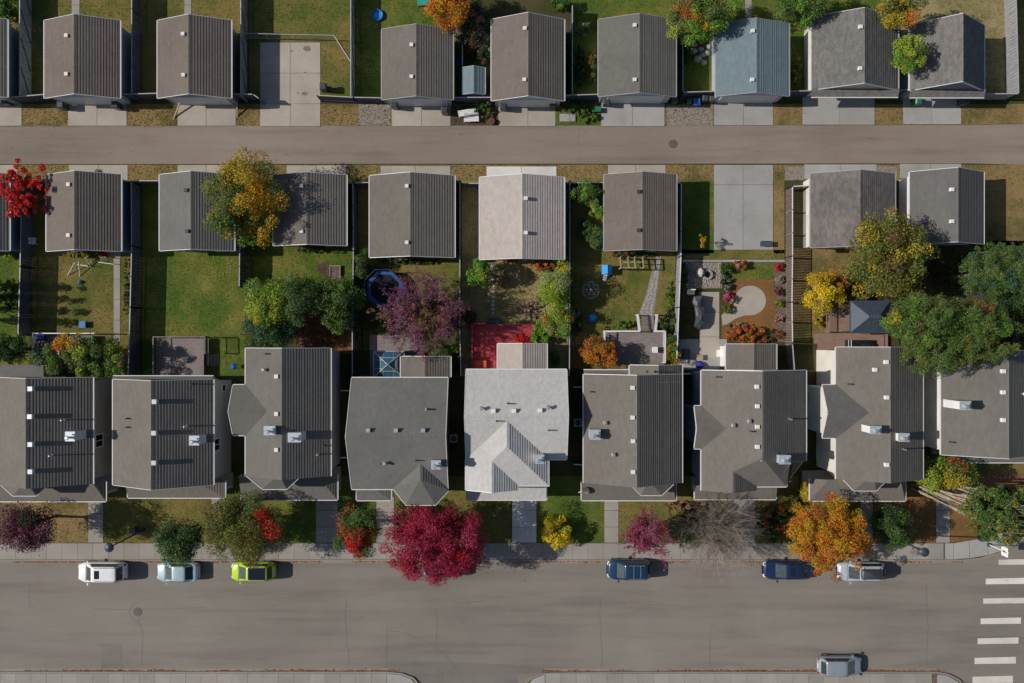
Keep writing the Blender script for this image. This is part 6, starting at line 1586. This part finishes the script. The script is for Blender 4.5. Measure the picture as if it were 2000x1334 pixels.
shrub('red shrub at the walk north of the round patio', 1446, 517, 13, 11, 1.0, [('rust',4),('pink',1),('brown',1)])
shrub('magenta shrub at the neck of the round patio', 1424, 580, 13, 11, .9, [('magenta',3),('pink',2)])
shrub('olive shrub below the magenta one', 1422, 603, 10, 9, .7, [('olive',3),('green',1)])
shrub('long orange hedge behind the grey lean-to', 1456, 655, 40, 17, 1.5, [('rust',4),('red',1),('orange',1),('olive',1)], leaf=.13)
shrub('pale pink flowers along the orange hedge', 1445, 637, 24, 7, .6, [('pink',2),('grey',2),('olive',1)])
for k, (y, cn, lab) in enumerate(((521,'red','red low shrub at the top of the mulch bed'), (545,'grey','grey low shrub in the mulch bed'), (569,'plum','dark red low shrub in the mulch bed'), (592,'bright','small bright green shrub in the mulch bed'), (622,'pink','pinkish low shrub in the mulch bed'), (655,'rust','russet low shrub at the foot of the mulch bed'))):
    shrub(lab, 1522, y, 9, 9, .7, [(cn,3),('brown',1.5)], leaf=.12)
tree(T, 'large olive and gold tree over the mottled brown garage', T, 1738, 498, 76, 84, 8.0, 2.5, [('olive',5),('gold',1.6),('moss',2),('brown',1)], n_cl=120, leaf=.15, jitter=.3)
tree(T, 'bright yellow tree beside the brown fence', T, 1608, 570, 34, 38, 4.2, .8, [('yellow',5),('gold',2)], patches=((1640,545,20,'amber'),(1600,535,14,'amber')))
shrub('faded orange shrub behind the bright yellow tree', 1638, 550, 20, 26, 2.4, [('amber',2),('rust',2),('pink',1)])
shrub('dark shrub above the navy gazebo', 1672, 578, 24, 14, 2.0, [('dark',2),('green',2),('pale',.6)])
shrub('golden grass by the brown deck steps', 1598, 622, 11, 22, .7, [('gold',2),('amber',1)])
pop = 'tall poplars behind the white walled house'
tree(T, 'tall poplar over the navy gazebo side', T, 1790, 622, 52, 46, 12, 4, [('moss',5),('green',3),('bright',1)], group=pop, n_cl=170, cl=.19, spike=True, aspect=2.2, trunk=.16, bark='bark_pale', patches=((1745,628,12,'gold'),))
tree(T, 'tall poplar leaning against the cream house eave', T, 1815, 690, 52, 40, 12, 4, [('moss',5),('green',3),('olive',1)], group=pop, n_cl=170, cl=.19, spike=True, aspect=2.2, trunk=.16, bark='bark_pale')
tree(T, 'tall poplar with one russet patch', T, 1890, 630, 64, 44, 13, 4, [('moss',5),('green',3),('bright',1)], group=pop, n_cl=170, cl=.19, spike=True, aspect=2.2, trunk=.18, bark='bark_pale', patches=((1925,603,14,'rust'),))
tree(T, 'tall poplar whose fringe hangs over the last white house', T, 1900, 682, 58, 30, 13, 5, [('moss',4),('green',3),('olive',2)], group=pop, n_cl=170, cl=.19, spike=True, aspect=2.2, trunk=.18, bark='bark_pale')
tree(T, 'tall green tree beside the dry corner grass', T, 1945, 530, 54, 54, 11, 4, [('green',4),('moss',4),('blue',2)], group=pop, n_cl=170, cl=.19, spike=True, aspect=2.2, trunk=.18)
tree(T, 'dark green tree at the photo edge above the last house', T, 1992, 600, 42, 50, 9, 3, [('dark',3),('green',4),('moss',1)], group=pop, cl=.26, trunk=.18)
shrub('dark low growth added as shade under the olive tree and poplars', 1865, 530, 62, 40, 1.3, [('dark',3),('brown',2),('green',1)])  # dark shrub added to stand in for tree shadow
shrub('dark ferny growth added as shade below the tall poplars', 1960, 640, 50, 36, 1.3, [('dark',3),('green',1)])  # added dark filler for the shadow beneath the trees
# front gardens
tree(T, 'dark purple tree at the photo edge by the pavement', T, 50, 1030, 54, 46, 7.0, 2.2, [('plum',5),('purple',1.5),('dark',1)], leaf=.13)
tree(T, 'green street tree over the pale aqua sedan', T, 352, 1056, 46, 48, 6.5, 2.2, [('green',4),('dark',2),('moss',2)], leaf=.16, aspect=2.0)
tree(T, 'large olive street tree with red flecks over the lime car', T, 478, 1030, 68, 70, 7.5, 2.2, [('olive',5),('moss',3),('brown',1)], patches=((512,1005,13,'red'),(523,1030,10,'scarlet'),(440,1010,14,'olive')), leaf=.14, aspect=2.0, n_cl=100)
tree(T, 'rounded tree half green half red by the pavement', T, 697, 1034, 43, 50, 6.0, 2.0, [('green',4),('moss',2),('rust',.7)], patches=((705,1045,20,'rust'),(690,1065,16,'red'),(678,1035,14,'rust'),(660,1020,12,'magenta')), leaf=.14)
tree(T, 'broad crimson tree spreading over pavement and kerb', T, 845, 1062, 96, 72, 8.0, 2.0, [('crimson',7),('magenta',2),('red',.6)], n_cl=190, leaf=.13, cl=.22, ragged=.35, lai=4.2)
shrub('bright yellow round shrub on the pale house lawn', 1085, 1038, 31, 33, 2.6, [('yellow',5),('lime',1),('gold',1)], trunk=.06)
twig_tree(T, 'small pink leaved tree with dark twigs', 1263, 1040, 48, 50, 5.5, [('plum',2),('magenta',3),('purple',3),('red',1)], 12000, 9, 'twig_purple', limbs=26, sub=7, r=.034)
twig_tree(T, 'bare grey twiggy tree spreading over the kerb', 1402, 1040, 84, 84, 6.5, [], 0, 12, 'twig_pale', limbs=60, sub=10, r=.030)
shrub('dark understorey shrubs behind the bare twiggy tree', 1370, 1005, 50, 34, 1.4, [('dark',3),('rust',1),('brown',1),('pink',.5)])
shrub('dark twiggy understorey left of the orange tree', 1515, 1020, 36, 36, 1.6, [('dark',3),('brown',2),('rust',1)])
shrub('green shrub in the gap left of the orange tree', 1545, 985, 18, 16, 1.4, [('moss',2),('olive',2)])
shrub('narrow yellow shrub against the porch of the cream house', 1574, 960, 8, 22, 2.4, [('gold',3),('yellow',1)])
tree(T, 'large orange tree spreading over the silver car', T, 1620, 1046, 82, 72, 7.5, 2.0, [('orange',5),('amber',4),('gold',1),('rust',1)], n_cl=150, cl=.22, leaf=.13)
tree(T, 'dense dark green tree right of the orange tree', T, 1741, 1024, 38, 44, 5.5, 1.0, [('green',4),('dark',3),('moss',1)])
tree(T, 'yellow green tree between the cream house and the white one', T, 1842, 925, 62, 33, 6.0, 1.5, [('lime',2),('moss',3),('bright',2),('gold',1.5)], patches=((1870,905,16,'rust'),(1872,935,16,'gold')))
shrub('pink brown border in front of the small west gable house', 1345, 985, 36, 8, .7, [('rust',2),('brown',2),('pink',1)])
# the two leaning-looking tall poplars at the corner: many pale stems, high crowns
def stem_tree(label, bx_, by_, h, r, cols, seed, stems=11):
    rg = np.random.default_rng(seed); X, Y, _ = P(bx_, by_); t = thing(T, label, T, (X,Y,0), group='tall corner poplars')
    tips = []
    for i in range(stems):
        a = rg.uniform(0,6.28); rr_ = rg.uniform(.25,1)*r*.75; m = MB(); p = (X+math.cos(a)*.25, Y+math.sin(a)*.25, -.05)
        for k in range(1,6):
            f = k/5; q = (X+math.cos(a)*lerp(.25,rr_,f**1.3)+rg.normal(0,.08), Y+math.sin(a)*lerp(.25,rr_,f**1.3)+rg.normal(0,.08), h*.86*f)
            m.tube(p, q, .10*(1-.16*(k-1)), .10*(1-.16*k), 6, False)
            if k > 2:
                for _ in range(2): m.tube(q, (q[0]+rg.normal(0,.6), q[1]+rg.normal(0,.6), q[2]+rg.uniform(1.6,3)), .025, .006, 4, False)
            p = q
        tips.append(p); part(t, 'trunk', m, 'bark_pale')
    n_cl = 150; u = unit(rg.normal(0,1,(n_cl,3)))*(rg.uniform(0,1,(n_cl,1))**.4); ctr = np.array([X,Y,h*.82])+u*np.array([r*1.1,r*1.1,h*.19]); cr = r*.19*rg.uniform(.6,1.3,n_cl)
    n = 24000; idx = rg.integers(0,n_cl,n); d = unit(rg.normal(0,1,(n,3))); pos = ctr[idx]+d*(cr[idx]*rg.uniform(.3,1.1,n))[:,None]
    names = [c[0] for c in cols]; wts = np.array([c[1] for c in cols],float); wts /= wts.sum(); cc = np.array([C[q] for q in names])[rg.choice(len(names), n_cl, p=wts)]
    tone = cc[idx]*np.clip(rg.normal(1,.3,n),.4,1.8)[:,None]; V, F, tone = leaves(pos, unit(pos-np.array([X,Y,h*.7])), .2, 2.2, tone, rg)
    link('crown', mesh_np('crown', V-np.array([X,Y,0]), F, None, 'leaf', tone), t)
stem_tree('many stemmed pale poplar beside the cream house porch', 1784, 950, 15.5, 1.9, [('moss',4),('green',3),('olive',2)], 3)
stem_tree('many stemmed pale poplar next to the yellow green tree', 1824, 942, 15.0, 1.8, [('moss',3),('green',3),('brown',1),('olive',2)], 4, 9)

# ------------------------------------------------------------ grass blades
PAL = dict(lawn_green=[(.055,.11,.018),(.09,.12,.022)], lawn_olive=[(.09,.10,.02),(.17,.13,.045)], lawn_dry=[(.27,.20,.075),(.13,.135,.03)], lawn_brown=[(.24,.125,.045),(.15,.10,.035)], lawn_worn_brightened=[(.17,.14,.06),(.26,.20,.11)])
def inside(px, py, poly):
    r = np.zeros(len(px), bool); j = len(poly)-1
    for i in range(len(poly)):
        xi, yi = poly[i]; xj, yj = poly[j]
        hit = ((yi > py) != (yj > py)) & (px < (xj-xi)*(py-yi)/(yj-yi+1e-9)+xi); r ^= hit; j = i
    return r
Vs = []; Ts = []
for mat, poly, z in LAWNS:
    xs = [p[0] for p in poly]; ys = [p[1] for p in poly]; x0, x1, y0, y1 = max(min(xs),-40), min(max(xs),2040), max(min(ys),-30), max(ys)
    n = int((x1-x0)*(y1-y0)*S*S*(60 if y1-y0 < 50 and x1-x0 > 1500 else 30))
    if n <= 0: continue
    px = rng.uniform(x0,x1,n); py = rng.uniform(y0,y1,n); ok = inside(px, py, poly)
    for a, b, c, d in NOGRASS: ok &= ~((px > a) & (px < c) & (py > b) & (py < d))
    px, py = px[ok], py[ok]; n = len(px); X = (px-1000)*S; Y = (667-py)*S
    verge = y1-y0 < 50 and x1-x0 > 1500
    a = rng.uniform(0,6.28,n); wd = rng.uniform(.02,.05,n); h = rng.uniform(.03,.10,n)*(rng.uniform(.8,1.8,n) if verge else 1); lean = rng.normal(0,.05,(n,2))
    b0 = np.stack([X-np.cos(a)*wd, Y-np.sin(a)*wd, np.full(n,z)],1); b1 = np.stack([X+np.cos(a)*wd, Y+np.sin(a)*wd, np.full(n,z)],1); tp = np.stack([X+lean[:,0], Y+lean[:,1], z+h],1)
    Vs.append(np.stack([b0,b1,tp],1).reshape(-1,3)); pal = np.array(PAL[mat]); pt = np.sin(X*.9+np.sin(Y*.7)*1.5)+rng.normal(0,.8,n)
    Ts.append(pal[(pt > .3).astype(int)]*np.clip(rng.normal(1,.25,n),.4,1.8)[:,None])
V = np.concatenate(Vs); tone = np.concatenate(Ts); F = np.arange(len(V)).reshape(-1,3)
tag(link('grass', mesh_np('grass', V, None, F, 'grass_blade', tone)), 'short grass blades over all the lawns and verges', 'grass', kind='stuff')
# ------------------------------------------------------------ fallen leaves
def scatter(pxs, pys, z, cols, size):
    n = len(pxs); X = (pxs-1000)*S; Y = (667-pys)*S; pos = np.stack([X,Y,np.full(n,z)+rng.uniform(.008,.03,n)],1)
    tone = np.array([C[c] for c in cols])[rng.integers(0,len(cols),n)]*np.clip(rng.normal(.8,.25,n),.3,1.5)[:,None]
    return leaves(pos, np.zeros((n,3)), size, 1.4, tone, rng, up=1.6, rnd=.45)
sets = []
def clump_x(n, x0, x1, k):
    c = rng.uniform(x0,x1,k); return np.clip(c[rng.integers(0,k,n)]+rng.normal(0,18,n), x0, x1)
n = 3600; sets.append(scatter(clump_x(n,-20,1880,70), 1096+np.abs(rng.normal(0,1.6,n)), -.135, ['rust','brown','orange','rust'], .14))
n = 900; sets.append(scatter(clump_x(n,-20,780,22), 1312-np.abs(rng.normal(0,1.4,n)), -.135, ['rust','brown','orange'], .13))
n = 1100; sets.append(scatter(clump_x(n,1060,1850,26), 1312-np.abs(rng.normal(0,1.4,n)), -.135, ['rust','brown','orange'], .13))
for (cx_, cy_, sx, sy, n, cols) in ((1020,1075,60,14,160,['crimson','rust']), (860,1030,110,40,260,['crimson','magenta']), (1620,1060,110,40,420,['orange','amber','rust']), (1005,580,62,66,900,['pink','gold','amber','grey']), (500,1040,90,40,200,['olive','rust']),
                               (1630,570,50,60,380,['gold','orange','amber']), (640,640,50,45,500,['rust','orange','brown']), (480,500,60,40,160,['gold','amber']), (1180,640,60,80,240,['olive','brown','rust']), (1840,690,90,40,160,['olive','moss']), (1930,990,60,50,300,['rust','brown','amber']), (1240,690,50,22,200,['olive','grey','brown'])):
    sets.append(scatter(rng.normal(cx_,sx*.55,n), rng.normal(cy_,sy*.55,n), .02, cols, .13))
V = np.concatenate([s[0] for s in sets]); tone = np.concatenate([s[2] for s in sets]); F = np.arange(len(V)).reshape(-1,4)
tag(link('fallen_leaves', mesh_np('fallen_leaves', V, F, None, 'leaf_litter', tone)), 'fallen autumn leaves gathered along the kerbs and lawns', 'leaves', kind='stuff')
